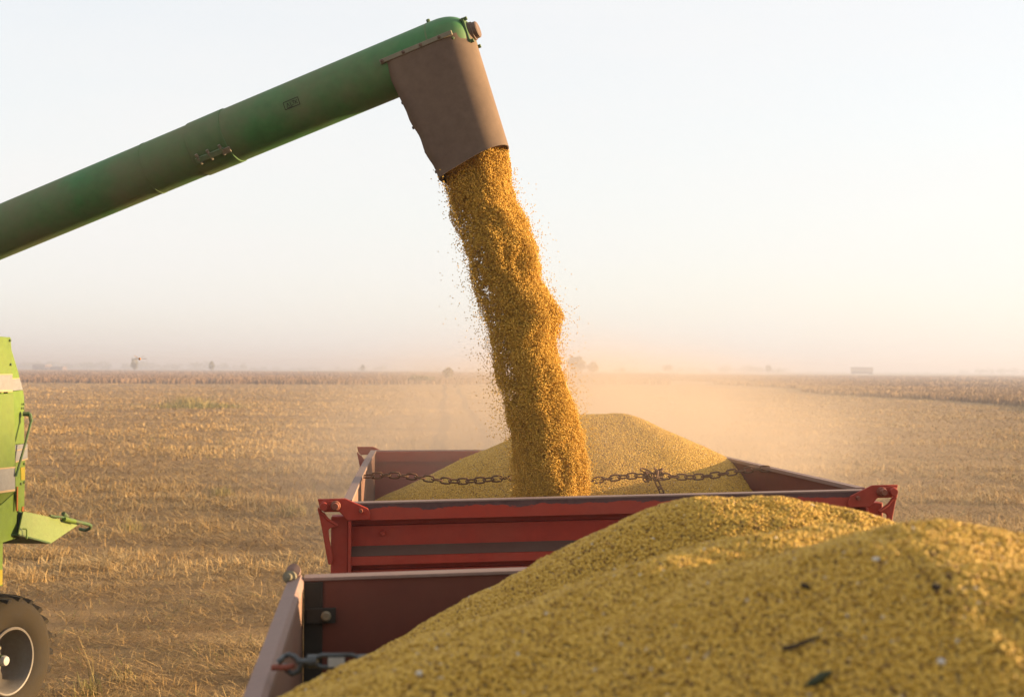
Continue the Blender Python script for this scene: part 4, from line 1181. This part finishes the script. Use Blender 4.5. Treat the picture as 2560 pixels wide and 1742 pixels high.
tuft('grass_tuft', 'olive tuft in the stubble left of the filled trailer', 560, 1240, 130, .26, .14, 5, .2, .9, M_weed)
tuft('weed_patch', 'low greenish weed patch far off in the left stubble', 500, 1020, 900, .45, 1.5, 6, .1, .6, M_weed)
tuft('weed_patch', 'brown weed hump beside the greenish weed patch', 478, 1012, 420, .75, .8, 7, .4, .9, M_weed)
tuft('grass_tuft', 'dry tuft in the stubble in front of the straw chute', 330, 1330, 120, .25, .10, 8, .5, 1, M_weed)

# dragonfly
def dragonfly():
    c = ray(349, 897, 5.2)
    root = empty('dragonfly', c, 'small brown dragonfly in the air above the left horizon', 'dragonfly')
    mb = MB(); mb.tube([c + Vector((-.004, .012, .001)), c + Vector((-.002, .006, .001)), c, c + Vector((.002, -.005, 0)), c + Vector((.003, -.009, 0)), c + Vector((.003, -.012, 0))], [.0012, .0014, .0045, .0055, .0050, .002], 8)
    mb.build('body', M_fly, root, smooth=60)
    for dx, dz in ((-.022, .013), (-.019, .001), (.020, .014), (.031, .001)):
        e = c + Vector((dx, 0, dz)); d = (e - c).normalized(); w = Vector((0, 1, .25)).normalized() * .0028
        mb = MB(); mb.add([c + d * .003 - w * .3, c + d * .003 + w * .3, c + (e - c) * .6 + w, e + w * .5, e - w * .4, c + (e - c) * .6 - w], [(0, 1, 2, 3, 4, 5)])
        o = MB().prism(mb.v, Vector((0, 0, .0007))).build('wing', M_wing, root)
M_fly = paint('dragonfly_body', (0.30, 0.12, 0.03), rough=0.5, scale=60)
M_wing = paint('dragonfly_wing', (0.30, 0.20, 0.12), rough=0.3, scale=60)
dragonfly()

# ------------------------------------------------------------------ air
def volume_box(name, x0, x1, y0, y1, z0, z1, density, color, aniso, label, noise_scale=None):
    me = bpy.data.meshes.new(name); bm = bmesh.new(); bmesh.ops.create_cube(bm, size=1)
    for v in bm.verts: v.co = Vector(((x1 - x0) * v.co.x, (y1 - y0) * v.co.y, (z1 - z0) * v.co.z))
    bm.to_mesh(me); bm.free()
    o = bpy.data.objects.new(name, me); COL.objects.link(o); o.location = ((x0 + x1) / 2, (y0 + y1) / 2, (z0 + z1) / 2)
    m = bpy.data.materials.new(name); m.use_nodes = True; nt = m.node_tree
    nt.nodes.remove(nt.nodes['Principled BSDF'])
    v = nt.nodes.new('ShaderNodeVolumePrincipled'); v.inputs['Color'].default_value = (*color, 1); v.inputs['Density'].default_value = density
    v.inputs['Anisotropy'].default_value = aniso
    nt.links.new(v.outputs[0], nt.nodes['Material Output'].inputs['Volume'])
    if noise_scale:
        tc = nt.nodes.new('ShaderNodeTexCoord')
        # falls off to nothing before the faces of the box
        mp = nt.nodes.new('ShaderNodeMapping'); mp.inputs['Location'].default_value = (-1, -1, -1); mp.inputs['Scale'].default_value = (2, 2, 2)
        nt.links.new(tc.outputs['Generated'], mp.inputs[0])
        ln = nt.nodes.new('ShaderNodeVectorMath'); ln.operation = 'LENGTH'; nt.links.new(mp.outputs[0], ln.inputs[0])
        fo = nt.nodes.new('ShaderNodeMapRange'); fo.interpolation_type = 'SMOOTHSTEP'
        fo.inputs[1].default_value = .15; fo.inputs[2].default_value = .98; fo.inputs[3].default_value = 1; fo.inputs[4].default_value = 0
        nt.links.new(ln.outputs['Value'], fo.inputs[0])
        nz = nt.nodes.new('ShaderNodeTexNoise'); nz.inputs['Scale'].default_value = noise_scale; nz.inputs['Detail'].default_value = 3
        nt.links.new(tc.outputs['Object'], nz.inputs['Vector'])
        nr = nt.nodes.new('ShaderNodeMapRange'); nr.inputs[1].default_value = .36; nr.inputs[2].default_value = .68; nr.inputs[3].default_value = .15; nr.inputs[4].default_value = 1.3
        nt.links.new(nz.outputs['Fac'], nr.inputs[0])
        mu = nt.nodes.new('ShaderNodeMath'); mu.operation = 'MULTIPLY'; nt.links.new(fo.outputs[0], mu.inputs[0]); nt.links.new(nr.outputs[0], mu.inputs[1])
        m2 = nt.nodes.new('ShaderNodeMath'); m2.operation = 'MULTIPLY'; nt.links.new(mu.outputs[0], m2.inputs[0]); m2.inputs[1].default_value = density
        nt.links.new(m2.outputs[0], v.inputs['Density'])
    me.materials.append(m)
    if label: tag(o, label, 'dust')
    o['kind'] = 'stuff'
    return o
volume_box('haze', -3900, 3900, -150, 4300, -1, 16, .0014, (.45, .48, .60), .2, None)
volume_box('dust_cloud', -2.4, 3.0, 6.0, 13.5, .8, 3.35, .55, (.70, .57, .47), .25, 'dust drifting up around the landing beans', .8)
volume_box('dust_cloud', -7.0, 10.0, 8.0, 48.0, -.2, 3.5, .062, (.70, .60, .52), .25, 'thin pale dust trailing off over the field behind the filled trailer', .25)
